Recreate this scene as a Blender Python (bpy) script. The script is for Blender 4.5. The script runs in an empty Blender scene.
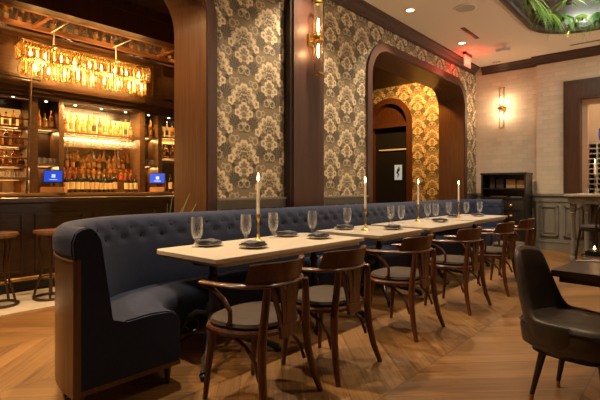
import bpy, bmesh, math, random
from mathutils import Vector, Matrix
from mathutils.geometry import tessellate_polygon
random.seed(7)
PI = math.pi
scene = bpy.context.scene
COL = scene.collection

# ------------------------------------------------------------------ materials
class X:
    """tiny node-expression helper"""
    def __init__(s, nt, sock): s.nt, s.k = nt, sock
    def op(s, o, *a):
        n = s.nt.nodes.new('ShaderNodeMath'); n.operation = o
        for i, v in enumerate((s,) + a):
            if isinstance(v, X): s.nt.links.new(v.k, n.inputs[i])
            else: n.inputs[i].default_value = v
        return X(s.nt, n.outputs[0])
    def __add__(s, o): return s.op('ADD', o)
    def __radd__(s, o): return s.op('ADD', o)
    def __sub__(s, o): return s.op('SUBTRACT', o)
    def __rsub__(s, o): return (s * -1.0) + o
    def __mul__(s, o): return s.op('MULTIPLY', o)
    def __rmul__(s, o): return s.op('MULTIPLY', o)
    def __truediv__(s, o): return s.op('DIVIDE', o)
    def floor(s): return s.op('FLOOR')
    def fract(s): return s.op('FRACT')
    def abs(s): return s.op('ABSOLUTE')
    def sin(s): return s.op('SINE')
    def sqrt(s): return s.op('SQRT')
    def max(s, o): return s.op('MAXIMUM', o)
    def min(s, o): return s.op('MINIMUM', o)
    def gt(s, o): return s.op('GREATER_THAN', o)
    def clamp(s): return s.op('MAXIMUM', 0.0).op('MINIMUM', 1.0)
    def atan2(s, o): return s.op('ARCTAN2', o)
    def mod(s, o): return s.op('FLOORED_MODULO', o)

def newmat(name):
    m = bpy.data.materials.new(name); m.use_nodes = True
    nt = m.node_tree; b = nt.nodes['Principled BSDF']
    return m, nt, b

def plain(name, c, rough=.5, metal=0, trans=0, em=None, es=0, coat=0, noise=0, nscale=8, bump=0, bscale=60, ior=1.45, alpha=1, sheen=0):
    m, nt, b = newmat(name)
    b.inputs['Base Color'].default_value = (*c, 1)
    b.inputs['Roughness'].default_value = rough
    b.inputs['Metallic'].default_value = metal
    b.inputs['Transmission Weight'].default_value = trans
    b.inputs['IOR'].default_value = ior
    b.inputs['Coat Weight'].default_value = coat
    b.inputs['Coat Roughness'].default_value = .15
    b.inputs['Sheen Weight'].default_value = sheen
    b.inputs['Alpha'].default_value = alpha
    if em:
        b.inputs['Emission Color'].default_value = (*em, 1); b.inputs['Emission Strength'].default_value = es
    if noise or bump:
        tc = nt.nodes.new('ShaderNodeTexCoord')
    if noise:
        n = nt.nodes.new('ShaderNodeTexNoise'); n.inputs['Scale'].default_value = nscale; n.inputs['Detail'].default_value = 4
        nt.links.new(tc.outputs['Object'], n.inputs['Vector'])
        r = nt.nodes.new('ShaderNodeValToRGB')
        r.color_ramp.elements[0].position = .3; r.color_ramp.elements[1].position = .7
        r.color_ramp.elements[0].color = (*[x * (1 - noise) for x in c], 1); r.color_ramp.elements[1].color = (*[min(1, x * (1 + noise)) for x in c], 1)
        nt.links.new(n.outputs['Fac'], r.inputs['Fac']); nt.links.new(r.outputs['Color'], b.inputs['Base Color'])
    if bump:
        n2 = nt.nodes.new('ShaderNodeTexNoise'); n2.inputs['Scale'].default_value = bscale; n2.inputs['Detail'].default_value = 3
        nt.links.new(tc.outputs['Object'], n2.inputs['Vector'])
        bp = nt.nodes.new('ShaderNodeBump'); bp.inputs['Strength'].default_value = bump; bp.inputs['Distance'].default_value = .01
        nt.links.new(n2.outputs['Fac'], bp.inputs['Height']); nt.links.new(bp.outputs['Normal'], b.inputs['Normal'])
    return m

def wood(name, c1, c2, scale=(20, 20, 1.2), rough=.38, coat=.25):
    m, nt, b = newmat(name)
    tc = nt.nodes.new('ShaderNodeTexCoord'); mp = nt.nodes.new('ShaderNodeMapping')
    mp.inputs['Scale'].default_value = scale
    nt.links.new(tc.outputs['Object'], mp.inputs['Vector'])
    n = nt.nodes.new('ShaderNodeTexNoise'); n.inputs['Scale'].default_value = 2.2; n.inputs['Detail'].default_value = 6; n.inputs['Distortion'].default_value = .6
    nt.links.new(mp.outputs['Vector'], n.inputs['Vector'])
    r = nt.nodes.new('ShaderNodeValToRGB')
    r.color_ramp.elements[0].position = .3; r.color_ramp.elements[1].position = .72
    r.color_ramp.elements[0].color = (*c1, 1); r.color_ramp.elements[1].color = (*c2, 1)
    nt.links.new(n.outputs['Fac'], r.inputs['Fac']); nt.links.new(r.outputs['Color'], b.inputs['Base Color'])
    b.inputs['Roughness'].default_value = rough
    b.inputs['Coat Weight'].default_value = coat; b.inputs['Coat Roughness'].default_value = .2
    return m

def wallpaper(name, axis, cream, mid, dark, leaf):
    m, nt, b = newmat(name)
    tc = nt.nodes.new('ShaderNodeTexCoord'); sp = nt.nodes.new('ShaderNodeSeparateXYZ')
    nt.links.new(tc.outputs['Object'], sp.inputs[0])
    u = X(nt, sp.outputs[axis]); v = X(nt, sp.outputs['Z'])
    W, H = .39, .62
    un = u / W + 20.0
    colm = un.floor()
    v0 = v / H + colm.mod(2.0) * .5 + 20.0
    ux = (un.fract() - .5) * W
    ax = ux.abs()
    def cell(dx, dv):
        # coordinates in a neighbouring motif: dx columns to the outer side, dv shift
        px = (ax - dx * W).abs() if dx else ax
        py = ((v0 + dv * .5).fract()) * H
        return px, py
    line = None; midm = None; leafm = None
    def add(a, bb): return bb if a is None else a.max(bb)
    def ring(px, py, cx, cy, r, w, n=0, amp=0, top=None):
        dx = px - cx; dy = py - cy
        d = (dx * dx + dy * dy).sqrt()
        rr = r
        if n:
            ang = dy.atan2(dx)
            rr = (ang * n).sin().abs() * amp + r
        k = (1.0 - ((d - rr).abs() / w)).clamp()
        k = (k * 2.0).min(1.0)
        if top is not None: k = k * py.gt(cy + top)
        return k
    def ribs(px, py, cx, cy, r0, r1, n):
        dx = px - cx; dy = py - cy
        d = (dx * dx + dy * dy).sqrt(); ang = dy.atan2(dx)
        return ((ang * n).sin().abs()).gt(.55) * d.gt(r0) * (1.0 - d.gt(r1)) * py.gt(cy)
    def blob(px, py, cx, cy, r, n, a):
        dx = px - cx; dy = py - cy
        d = (dx * dx + dy * dy).sqrt(); ang = dy.atan2(dx)
        rr = ((ang * n).sin().abs() * a + (1 - a)) * r
        return rr.gt(d)
    def rays(px, py, cx, cy, n):
        return (((py - cy).atan2(px - cx)) * n).sin().abs().gt(.45)
    fine = None
    for dx, dv in ((0, 0), (1, 1)):
        px, py = cell(dx, dv)
        fine = add(fine, ring(px, py, 0, .37, .078, .009, 9.5, .020, -.03))
        fine = add(fine, ring(px, py, 0, .33, .030, .008, 4.5, .014, -.01))
        fine = add(fine, ring(px, py, 0, .20, .030, .009, 2.5, .012))
        fine = add(fine, ring(px, py, .045, .06, .030, .010, 3.5, .012))
        fine = add(fine, ring(px, py, .150, .42, .020, .009, 2.5, .012))
        fine = add(fine, ring(px, py, .165, .54, .030, .010, 3.5, .014))
        fine = add(fine, ring(px, py, .10, .56, .018, .008, 2.5, .010))
        line = add(line, ring(px, py, 0, .37, .122, .023, 5.5, .036, -.05))
        line = add(line, ring(px, py, 0, .37, .098, .012, 5.5, .030, -.04) * .55)
        line = add(line, ring(px, py, 0, .35, .060, .010, 4.5, .020, -.02) * .7)
        line = add(line, ring(px, py, .182, .335, .024, .018, 2.5, .014))
        line = add(line, ring(px, py, 0, .255, .048, .019, 3.5, .022, -.005))
        line = add(line, ring(px, py, .092, .215, .022, .016, 2.5, .012))
        line = add(line, ring(px, py, .052, .165, .014, .012))
        line = add(line, ring(px, py, .020, .10, .012, .010) * .7)
        midm = add(midm, ribs(px, py, 0, .30, .05, .17, 15.0))
        midm = add(midm, ribs(px, py, 0, .08, .01, .12, 6.0) * .7)
        leafm = add(leafm, blob(px, py, .132, .115, .098, 6.5, .4) * rays(px, py, .132, .06, 9.0))
        leafm = add(leafm, blob(px, py, .0, .02, .080, 5.5, .4) * rays(px, py, .0, -.03, 10.0))
        leafm = add(leafm, blob(px, py, .150, .262, .034, 3.5, .5))
        leafm = add(leafm, blob(px, py, .0, .34, .036, 4.5, .5) * .8)
    nz = nt.nodes.new('ShaderNodeTexNoise'); nz.inputs['Scale'].default_value = 55; nz.inputs['Detail'].default_value = 2
    nt.links.new(tc.outputs['Object'], nz.inputs['Vector'])
    nx = X(nt, nz.outputs['Fac'])
    hatch = ((v * 260.0).sin() * .5 + .5)
    def mixc(f, A, B_):
        n = nt.nodes.new('ShaderNodeMix'); n.data_type = 'RGBA'
        nt.links.new(f.k, n.inputs[0])
        for i, q in ((6, A), (7, B_)):
            if isinstance(q, tuple): n.inputs[i].default_value = (*q, 1)
            else: nt.links.new(q, n.inputs[i])
        return n.outputs[2]
    c = mixc((nx * 1.6 - .35).clamp(), mid, tuple((a + b_) / 2 for a, b_ in zip(mid, dark)))
    c = mixc(midm * .85, c, dark)
    c = mixc(leafm * (hatch * .35 + .65), c, leaf)
    c = mixc(fine * .55, c, cream)
    c = mixc(line * (nx * .5 + .7).clamp(), c, cream)
    nt.links.new(c, b.inputs['Base Color'])
    b.inputs['Roughness'].default_value = .7
    return m

def floor_mat():
    m, nt, b = newmat('oak_chevron')
    tc = nt.nodes.new('ShaderNodeTexCoord'); sp = nt.nodes.new('ShaderNodeSeparateXYZ')
    nt.links.new(tc.outputs['Object'], sp.inputs[0])
    x = X(nt, sp.outputs['X']); y = X(nt, sp.outputs['Y'])
    W = .9; pw = .19
    xs = (x + .5 + 18 * W) / W
    band = xs.floor()
    tri = ((xs / 2.0).fract() * 2.0 - 1.0).abs() * W      # zig-zag
    vv = (y - tri) / pw + 50.0
    pid = vv.floor(); fr = vv.fract()
    cb = nt.nodes.new('ShaderNodeCombineXYZ'); nt.links.new(pid.k, cb.inputs[0]); nt.links.new(band.k, cb.inputs[1])
    wn = nt.nodes.new('ShaderNodeTexWhiteNoise'); nt.links.new(cb.outputs[0], wn.inputs['Vector'])
    rnd = X(nt, wn.outputs['Value'])
    cv = nt.nodes.new('ShaderNodeCombineXYZ')
    nt.links.new((x * 1.6 + rnd * 30.0).k, cv.inputs[0]); nt.links.new((vv * 5.0).k, cv.inputs[1]); nt.links.new((pid * 3.7).k, cv.inputs[2])
    nz = nt.nodes.new('ShaderNodeTexNoise'); nz.inputs['Scale'].default_value = 1.4; nz.inputs['Detail'].default_value = 6; nz.inputs['Distortion'].default_value = 1.2
    nt.links.new(cv.outputs[0], nz.inputs['Vector'])
    g = X(nt, nz.outputs['Fac'])
    f = (g * .95 + rnd * .30 - .15).clamp()
    r = nt.nodes.new('ShaderNodeValToRGB'); nt.links.new(f.k, r.inputs['Fac'])
    r.color_ramp.elements[0].position = .25; r.color_ramp.elements[1].position = .75
    r.color_ramp.elements[0].color = (.118, .053, .015, 1); r.color_ramp.elements[1].color = (.30, .155, .050, 1)
    edge = fr.min(1.0 - fr); xe = xs.fract(); xe = xe.min(1.0 - xe)
    seam = (1.0 - edge.gt(.018)).max(1.0 - xe.gt(.004))
    mx = nt.nodes.new('ShaderNodeMix'); mx.data_type = 'RGBA'; nt.links.new((seam * .7).k, mx.inputs[0])
    nt.links.new(r.outputs['Color'], mx.inputs[6]); mx.inputs[7].default_value = (.06, .03, .012, 1)
    nt.links.new(mx.outputs[2], b.inputs['Base Color'])
    nt.links.new((g * .2 + .3).k, b.inputs['Roughness'])
    bp = nt.nodes.new('ShaderNodeBump'); bp.inputs['Strength'].default_value = .25; bp.inputs['Distance'].default_value = .004
    nt.links.new((g * .4 - seam).k, bp.inputs['Height']); nt.links.new(bp.outputs['Normal'], b.inputs['Normal'])
    return m

def brick_mat(name, c1, c2, mortar, bw, bh, bump=.5, axis='X'):
    m, nt, b = newmat(name)
    tc = nt.nodes.new('ShaderNodeTexCoord'); sp = nt.nodes.new('ShaderNodeSeparateXYZ'); cb = nt.nodes.new('ShaderNodeCombineXYZ')
    nt.links.new(tc.outputs['Object'], sp.inputs[0]); nt.links.new(sp.outputs[axis], cb.inputs[0]); nt.links.new(sp.outputs['Z'], cb.inputs[1])
    br = nt.nodes.new('ShaderNodeTexBrick'); nt.links.new(cb.outputs[0], br.inputs['Vector'])
    br.inputs['Scale'].default_value = 1; br.inputs['Brick Width'].default_value = bw; br.inputs['Row Height'].default_value = bh
    br.inputs['Mortar Size'].default_value = .005; br.inputs['Mortar Smooth'].default_value = .3
    br.inputs['Color1'].default_value = (*c1, 1); br.inputs['Color2'].default_value = (*c2, 1); br.inputs['Mortar'].default_value = (*mortar, 1)
    nt.links.new(br.outputs['Color'], b.inputs['Base Color'])
    nz = nt.nodes.new('ShaderNodeTexNoise'); nz.inputs['Scale'].default_value = 30; nt.links.new(tc.outputs['Object'], nz.inputs['Vector'])
    h = X(nt, nz.outputs['Fac']) * .7 - X(nt, br.outputs['Fac'])
    bp = nt.nodes.new('ShaderNodeBump'); bp.inputs['Strength'].default_value = bump; bp.inputs['Distance'].default_value = .012
    nt.links.new(h.k, bp.inputs['Height']); nt.links.new(bp.outputs['Normal'], b.inputs['Normal'])
    b.inputs['Roughness'].default_value = .75
    return m

M = {}
M['floor'] = floor_mat()
M['tile'] = plain('bar_tile', (.50, .44, .36), .4, noise=.1)
M['ceiling'] = plain('ceiling_paint', (.78, .68, .56), .8)
M['barceil'] = plain('dark_ceiling', (.055, .03, .02), .6)
M['paper'] = wallpaper('damask_wallpaper', 'Y', (.68, .55, .36), (.25, .19, .11), (.095, .072, .046), (.034, .030, .028))
M['paper2'] = wallpaper('damask_wallpaper_hall', 'X', (.68, .55, .36), (.25, .19, .11), (.095, .072, .046), (.034, .030, .028))
M['brick'] = brick_mat('cream_brick', (.70, .58, .45), (.61, .50, .38), (.62, .51, .39), .21, .095, .55)
M['walnut'] = wood('walnut_panel', (.050, .017, .007), (.095, .034, .013), (20, 20, 1.2), .45, .1)
M['jamb'] = wood('walnut_jamb', (.075, .030, .011), (.150, .064, .023), (26, 26, .8))
M['crown'] = wood('crown_wood', (.040, .017, .010), (.070, .031, .019), (3, 3, 30), .6, 0)
M['pilaster'] = wood('mahogany', (.050, .019, .012), (.075, .030, .019), (10, 10, .8), .5, .1)
M['trimdark'] = plain('dark_trim', (.020, .011, .008), .4)
M['barwood'] = wood('bar_wood', (.060, .028, .011), (.120, .057, .022), (3, 2, 14))
M['tablewood'] = wood('table_wood', (.022, .009, .005), (.050, .021, .011), (3, 3, 14), .45, .1)
M['darkwood'] = wood('dark_wood', (.020, .010, .006), (.045, .020, .011), (3, 3, 14), .3, .4)
M['chairwood'] = wood('chair_wood', (.060, .018, .007), (.150, .048, .016), (14, 14, 3), .34, .3)
M['shell'] = wood('banquette_veneer', (.10, .042, .016), (.19, .085, .032), (14, 14, .8), .35, .3)
M['edge'] = wood('light_edge', (.28, .16, .075), (.36, .21, .10), (10, 10, 10), .4)
M['navy'] = plain('navy_velvet', (.009, .0185, .056), .8, noise=.2, nscale=40, sheen=.06, bump=.12, bscale=300)
M['leather'] = plain('brown_leather', (.040, .024, .014), .65, noise=.15, nscale=12, bump=.15, bscale=120)
M['grey_leather'] = plain('charcoal_leather', (.062, .048, .038), .36, noise=.12, nscale=10, bump=.12, bscale=180)
M['tabletop'] = wood('pale_ash_top', (.66, .59, .48), (.74, .67, .56), (2, 12, 2), .28, .3)
M['tabletop2'] = wood('pale_ash_edge', (.50, .38, .25), (.58, .45, .30), (2, 12, 2), .4, .1)
M['iron'] = plain('cast_iron', (.030, .028, .028), .32, .5)
M['brass'] = plain('brass', (.62, .40, .12), .28, 1)
M['gold'] = plain('antique_brass', (.50, .30, .09), .3, 1, noise=.2)
M['bronze'] = plain('dark_bronze', (.10, .06, .03), .4, .8)
M['wax'] = plain('candle_wax', (.85, .76, .58), .5)
M['wick'] = plain('wick', (.02, .015, .01), .9)
M['flame'] = plain('flame', (1, .6, .2), .5, em=(1, .55, .18), es=45)
M['napkin'] = plain('slate_napkin', (.085, .085, .105), .9, noise=.2, nscale=60, bump=.3, bscale=150)
M['plate'] = plain('cream_plate', (.62, .55, .45), .25, coat=.4)
def sheer(name, fac, base=(.9, .92, .95)):
    m, nt, b = newmat(name)
    b.inputs['Base Color'].default_value = (*base, 1); b.inputs['Roughness'].default_value = .04; b.inputs['Specular IOR Level'].default_value = 1
    tr = nt.nodes.new('ShaderNodeBsdfTransparent'); mx = nt.nodes.new('ShaderNodeMixShader'); lw = nt.nodes.new('ShaderNodeLayerWeight'); lw.inputs[0].default_value = .35
    f = (X(nt, lw.outputs['Facing']) * .55 + fac).clamp()
    nt.links.new(f.k, mx.inputs[0]); nt.links.new(tr.outputs[0], mx.inputs[1]); nt.links.new(b.outputs[0], mx.inputs[2])
    nt.links.new(mx.outputs[0], nt.nodes['Material Output'].inputs['Surface'])
    return m
M['glass'] = sheer('clear_glass', .05, (.62, .62, .62))
M['pane'] = sheer('clear_pane', .02, (.02, .02, .02))
M['tubeglass'] = sheer('sconce_glass', .03, (.12, .09, .05))
M['crystal'] = plain('crystal', (1, .80, .42), .08, trans=.9, ior=1.5)
M['bulb'] = plain('warm_bulb', (1, .7, .35), .3, em=(1, .58, .19), es=60)
M['sbulb'] = plain('sconce_bulb', (1, .8, .5), .3, em=(1, .66, .30), es=26)
M['dl'] = plain('lamp_lens', (1, .9, .7), .3, em=(1, .80, .55), es=9)
M['led'] = plain('shelf_led', (1, .7, .35), .3, em=(1, .48, .12), es=.6)
M['backlit'] = plain('backlit_panel', (.9, .7, .4), .5, em=(1, .47, .10), es=.55)
M['white'] = plain('white_metal', (.72, .68, .62), .5)
M['grille'] = plain('speaker_grille', (.48, .41, .33), .7)
M['black'] = plain('black_metal', (.012, .012, .013), .4)
M['blackwood'] = wood('ebonised_wood', (.012, .009, .008), (.030, .023, .018), (4, 4, 14), .35, .3)
M['wains'] = plain('greige_panel', (.24, .21, .17), .5, noise=.05)
M['stone'] = plain('stone_top', (.62, .55, .44), .3, noise=.1)
M['boxtan'] = plain('tan_box', (.42, .22, .09), .6, noise=.15)
M['boxdark'] = plain('dark_box', (.04, .028, .022), .6)
M['screen'] = plain('blue_screen', (.02, .05, .3), .2, em=(.015, .08, .8), es=.75)
M['screenmark'] = plain('screen_mark', (.5, .7, 1), .3, em=(.15, .4, 1.0), es=.8)
M['poster'] = plain('poster_paper', (.45, .62, .78), .4, em=(.35, .60, .85), es=.28)
M['posterfig'] = plain('poster_ink', (.02, .03, .06), .5)
M['exitred'] = plain('exit_letters', (.9, .05, .03), .4, em=(1, .06, .03), es=9)
M['exitglass'] = plain('exit_acrylic', (.95, .72, .66), .15, trans=.5, em=(1, .25, .15), es=.35)
M['mirror'] = plain('antique_mirror', (.62, .48, .32), .10, 1)
M['copper'] = plain('copper_rail', (.42, .19, .08), .35, .7)
M['leafg'] = plain('fern_green', (.085, .20, .022), .45, noise=.4, nscale=9)
M['leafy'] = plain('fern_yellow_green', (.22, .30, .045), .45, noise=.35, nscale=9)
M['leafd'] = plain('blade_green', (.12, .16, .04), .45, noise=.3, nscale=12)
M['soil'] = plain('planter_dark', (.03, .022, .016), .8)
M['skypanel'] = plain('smoked_mirror', (.010, .012, .020), .3, .1)
M['rail'] = M['edge']
M['rack'] = plain('white_rack', (.62, .58, .52), .5)
M['roomwall'] = plain('pale_room_wall', (.55, .44, .34), .7)
M['pinkjamb'] = plain('pale_jamb', (.50, .30, .20), .6)
M['wine'] = plain('dark_wine_glass', (.012, .014, .010), .08, coat=.6)
M['tanlabel'] = plain('tan_label', (.26, .13, .04), .6)
M['paperlabel'] = plain('paper_label', (.72, .54, .28), .6)
M['labelred'] = plain('red_label', (.42, .05, .02), .6)
M['labelblk'] = plain('black_label', (.03, .02, .015), .5)
M['amber'] = plain('amber_glass', (.95, .42, .07), .06, trans=.85, ior=1.35)
M['honey'] = plain('honey_glass', (1, .66, .22), .06, trans=.9, ior=1.35)
M['clearb'] = plain('pale_glass', (.95, .88, .70), .05, trans=.92, ior=1.35)
M['brownb'] = plain('brown_glass', (.32, .10, .025), .08, trans=.6, ior=1.35)
M['cap'] = plain('bottle_cap', (.10, .06, .03), .4, .3)
M['redcap'] = plain('red_bottle_top', (.48, .04, .02), .4)

# ------------------------------------------------------------------ mesh helpers
class MB:
    def __init__(s): s.bm = bmesh.new()
    def box(s, x0, x1, y0, y1, z0, z1, bev=0):
        r = bmesh.ops.create_cube(s.bm, size=1)
        for v in r['verts']:
            v.co = Vector(((x0 + x1) / 2 + v.co.x * (x1 - x0), (y0 + y1) / 2 + v.co.y * (y1 - y0), (z0 + z1) / 2 + v.co.z * (z1 - z0)))
        if bev:
            es = list({e for v in r['verts'] for e in v.link_edges})
            bmesh.ops.bevel(s.bm, geom=es, offset=bev, segments=2, affect='EDGES')
        return s
    def loft(s, rows, cu=True, cap=True, cv=False):
        """rows: list of rings of points; cu = ring closed; cv = rows closed"""
        V = [[s.bm.verts.new(p) for p in r] for r in rows]
        n = len(V[0]); R = len(V)
        for i in range(R if cv else R - 1):
            a, b = V[i], V[(i + 1) % R]
            for j in range(n if cu else n - 1):
                k = (j + 1) % n
                try: s.bm.faces.new((a[j], a[k], b[k], b[j]))
                except ValueError: pass
        if cap and cu and not cv:
            for r in (V[0][::-1], V[-1]): s.fill(r)
        return s
    def fill(s, vs):
        if len(vs) <= 4:
            try: s.bm.faces.new(vs)
            except ValueError: pass
            return
        for t in tessellate_polygon([[v.co for v in vs]]):
            try: s.bm.faces.new([vs[i] for i in t])
            except ValueError: pass
    def lathe(s, prof, c=(0, 0, 0), seg=16, cap=True):
        rows = [[(c[0] + r * math.cos(2 * PI * j / seg), c[1] + r * math.sin(2 * PI * j / seg), c[2] + z) for j in range(seg)] for r, z in prof]
        return s.loft(rows, True, cap)
    def tube(s, pts, rad, seg=8, closed=False, flat=None):
        P = [Vector(p) for p in pts]; n = len(P)
        rad = rad if isinstance(rad, (list, tuple)) else [rad] * n
        rows = []; up = None
        for i in range(n):
            if closed: t = P[(i + 1) % n] - P[i - 1]
            else: t = P[min(i + 1, n - 1)] - P[max(i - 1, 0)]
            t.normalize()
            if up is None:
                up = Vector((0, 0, 1)) if abs(t.z) < .9 else Vector((0, 1, 0))
            a = t.cross(up)
            if a.length < 1e-4: a = t.cross(Vector((1, .1, 0)))
            a.normalize(); b = a.cross(t).normalized(); up = b
            f = flat or (1, 1)
            rows.append([tuple(P[i] + a * math.cos(2 * PI * j / seg) * rad[i] * f[0] + b * math.sin(2 * PI * j / seg) * rad[i] * f[1]) for j in range(seg)])
        return s.loft(rows, True, not closed, closed)
    def prism(s, pts, axis, d0, d1):
        def mk(p, d): return {'x': (d, p[0], p[1]), 'y': (p[0], d, p[1]), 'z': (p[0], p[1], d)}[axis]
        a = [s.bm.verts.new(mk(p, d0)) for p in pts]; b = [s.bm.verts.new(mk(p, d1)) for p in pts]
        n = len(pts)
        s.fill(a[::-1]); s.fill(b)
        for i in range(n): s.bm.faces.new((a[i], a[(i + 1) % n], b[(i + 1) % n], b[i]))
        return s
    def ball(s, c, r, seg=10, sc=(1, 1, 1)):
        q = bmesh.ops.create_uvsphere(s.bm, u_segments=seg, v_segments=max(5, seg * 2 // 3), radius=1)
        for v in q['verts']: v.co = Vector((c[0] + v.co.x * r * sc[0], c[1] + v.co.y * r * sc[1], c[2] + v.co.z * r * sc[2]))
        return s
    def face(s, pts):
        s.bm.faces.new([s.bm.verts.new(p) for p in pts]); return s
    def xf(s, mat):
        for v in s.bm.verts: v.co = mat @ v.co
        return s

def root_of(o):
    while o.parent: o = o.parent
    return o

def obj(name, mb, mat, parent=None, origin=None, smooth=True, world=False, ang=40):
    bm = mb.bm
    off = Vector(origin) if origin else None
    if parent is not None and world: 
        r = root_of(parent); mi = (Matrix.Translation(r.location) @ Matrix.Rotation(r.rotation_euler.z, 4, 'Z')).inverted()
        for v in bm.verts: v.co = mi @ v.co
    if off is not None:
        for v in bm.verts: v.co -= off
    bmesh.ops.recalc_face_normals(bm, faces=bm.faces[:])
    if smooth:
        for f in bm.faces: f.smooth = True
        for e in bm.edges:
            if len(e.link_faces) == 2 and e.calc_face_angle(0) > math.radians(ang): e.smooth = False
    me = bpy.data.meshes.new(name); bm.to_mesh(me); bm.free()
    me.materials.append(M[mat])
    o = bpy.data.objects.new(name, me); COL.objects.link(o)
    if parent is not None: o.parent = parent
    if off is not None: o.location = off
    return o

def tag(o, label, cat, group=None):
    o['label'] = label; o['category'] = cat
    if group: o['group'] = group
    return o

def thing(name, label, cat, loc=(0, 0, 0), rz=0, group=None):
    o = bpy.data.objects.new(name, None); COL.objects.link(o)
    o.empty_display_size = .1
    o.location = loc; o.rotation_euler = (0, 0, rz)
    return tag(o, label, cat, group)

def struct(name, mb, mat, smooth=False):
    o = obj(name, mb, mat, smooth=smooth); o['kind'] = 'structure'; return o

def kids(o): return [c for c in bpy.data.objects if c.parent == o]

def dup(root, loc, rz, label, group=None, scale=None):
    r = root.copy(); COL.objects.link(r); r.location = loc; r.rotation_euler = (0, 0, rz); r['label'] = label
    if group: r['group'] = group
    if scale: r.scale = scale
    for ch in list(root.children):
        c = ch.copy(); COL.objects.link(c); c.parent = r
        for g in list(ch.children):
            d = g.copy(); COL.objects.link(d); d.parent = c
    return r

ORD = ['first', 'second', 'third', 'fourth', 'fifth', 'sixth', 'seventh', 'eighth', 'ninth', 'tenth', 'eleventh', 'twelfth', 'thirteenth', 'fourteenth', 'fifteenth', 'sixteenth', 'seventeenth', 'eighteenth', 'nineteenth', 'twentieth', 'twenty-first', 'twenty-second', 'twenty-third', 'twenty-fourth', 'twenty-fifth', 'twenty-sixth']

def lamp(kind, name, loc, power, color, size=.1, target=None, spot=None, blend=.4, sy=None):
    l = bpy.data.lights.new(name, kind); l.energy = power; l.color = color
    if kind == 'AREA':
        l.size = size
        if sy: l.shape = 'RECTANGLE'; l.size_y = sy
    else: l.shadow_soft_size = size
    if kind == 'SPOT': l.spot_size = math.radians(spot); l.spot_blend = blend
    o = bpy.data.objects.new(name, l); COL.objects.link(o); o.location = loc
    if target is not None:
        d = Vector(target) - Vector(loc); o.rotation_euler = d.to_track_quat('-Z', 'Y').to_euler()
    return o

def arc(cx, cy, r, a0, a1, n): return [(cx + r * math.cos(math.radians(a0 + (a1 - a0) * i / n)), cy + r * math.sin(math.radians(a0 + (a1 - a0) * i / n))) for i in range(n + 1)]

def portal_path(y0, y1, ztop, r, n=10):
    """(y,z) outline of an opening from floor up, over and down"""
    return [(y0, 0)] + arc(y0 + r, ztop - r, r, 180, 90, n) + arc(y1 - r, ztop - r, r, 90, 0, n) + [(y1, 0)]

# ------------------------------------------------------------------ room shell
WX = -3.70; WXB = -4.24; ZC = 3.96; YB = 10.35; YB2 = 10.25
mb = MB().box(-5.08, 4.0, -3.5, 10.7, -.1, 0)
mb.box(-9.0, -5.08, 3.2, 11.0, -.1, 0)
struct('floor', mb, 'floor')
struct('floor_bar', MB().box(-9.0, -5.08, -3.5, 3.2, -.1, .012), 'tile')

# wallpapered wall with two arched openings
P1 = (-1.6, 2.816, 3.44, .50); P2 = (5.88, 9.60, 3.44, .46)
outl = [(-3.5, 0)] + portal_path(*P1) + portal_path(*P2) + [(YB + .3, 0), (YB + .3, ZC), (-3.5, ZC)]
struct('wall_left', MB().prism(outl, 'x', WXB, WX), 'paper')
# wood lining of both openings (jamb) and dark casing
def lining(name, P, mat, x0, x1, t):
    pth = portal_path(*P)
    y0, y1, zt, r = P
    inn = portal_path(y0 + t, y1 - t, zt - t, r - t * .6)
    mb = MB()
    rows = []
    for (a, b) in zip(pth, inn):
        rows.append([(x0, a[0], a[1]), (x1, a[0], a[1]), (x1, b[0], b[1]), (x0, b[0], b[1])])
    mb.loft(rows, True, True)
    return struct(name, mb, mat, True)
def casing(name, P, w, x0, x1, mat):
    y0, y1, zt, r = P
    a = portal_path(y0 - w, y1 + w, zt + w, r + w); b = portal_path(y0 + .01, y1 - .01, zt - .01, r)
    rows = [[(x0, p[0], p[1]), (x1, p[0], p[1]), (x1, q[0], q[1]), (x0, q[0], q[1])] for p, q in zip(a, b)]
    return struct(name, MB().loft(rows, True, True), mat, True)
lining('trim_1', (P1[0] + .002, P1[1] - .002, P1[2] - .002, P1[3]), 'jamb', WXB - .01, WX + .012, .02)
lining('trim_2', (P2[0] + .002, P2[1] - .002, P2[2] - .002, P2[3]), 'jamb', WXB - .01, WX + .012, .02)
casing('trim_3', P1, .105, WX + .001, WX + .03, 'pilaster')
casing('trim_4', P2, .12, WX + .001, WX + .035, 'pilaster')
# pilaster
mb = MB().box(WX + .001, -3.58, 4.0, 4.58, 0, 3.83)
struct('trim_5', mb, 'pilaster')
struct('trim_6', MB().box(WX + .001, -3.6, 3.955, 3.998, 1.0, 3.83), 'trimdark')
# rail beneath the wallpaper
mb = MB()
for a, b in ((2.925, 3.953), (4.582, 5.755), (9.725, 10.34)):
    mb.box(WX + .001, WX + .028, a, b, 1.03, 1.125); mb.box(WX + .001, WX + .045, a, b, 1.125, 1.15)
struct('trim_7', mb, 'wains')
# crown mouldings
prof = [(.0, 3.80), (.025, 3.80), (.03, 3.835), (.06, 3.86), (.085, 3.90), (.125, 3.93), (.135, 3.958), (0, 3.958)]
mb = MB()
mb.loft([[(WX + .001 + d, y, z) for d, z in prof] for y in (-3.5, YB - .14)], True, True)
struct('trim_8', mb, 'crown')
mb = MB()
mb.loft([[(x, YB - .001 - d, z) for d, z in prof] for x in (-3.56, -2.43)], True, True)
mb.loft([[(x, YB2 - .001 - d, z) for d, z in prof] for x in (-2.5, 4)], True, True)
struct('trim_9', mb, 'crown')
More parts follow.
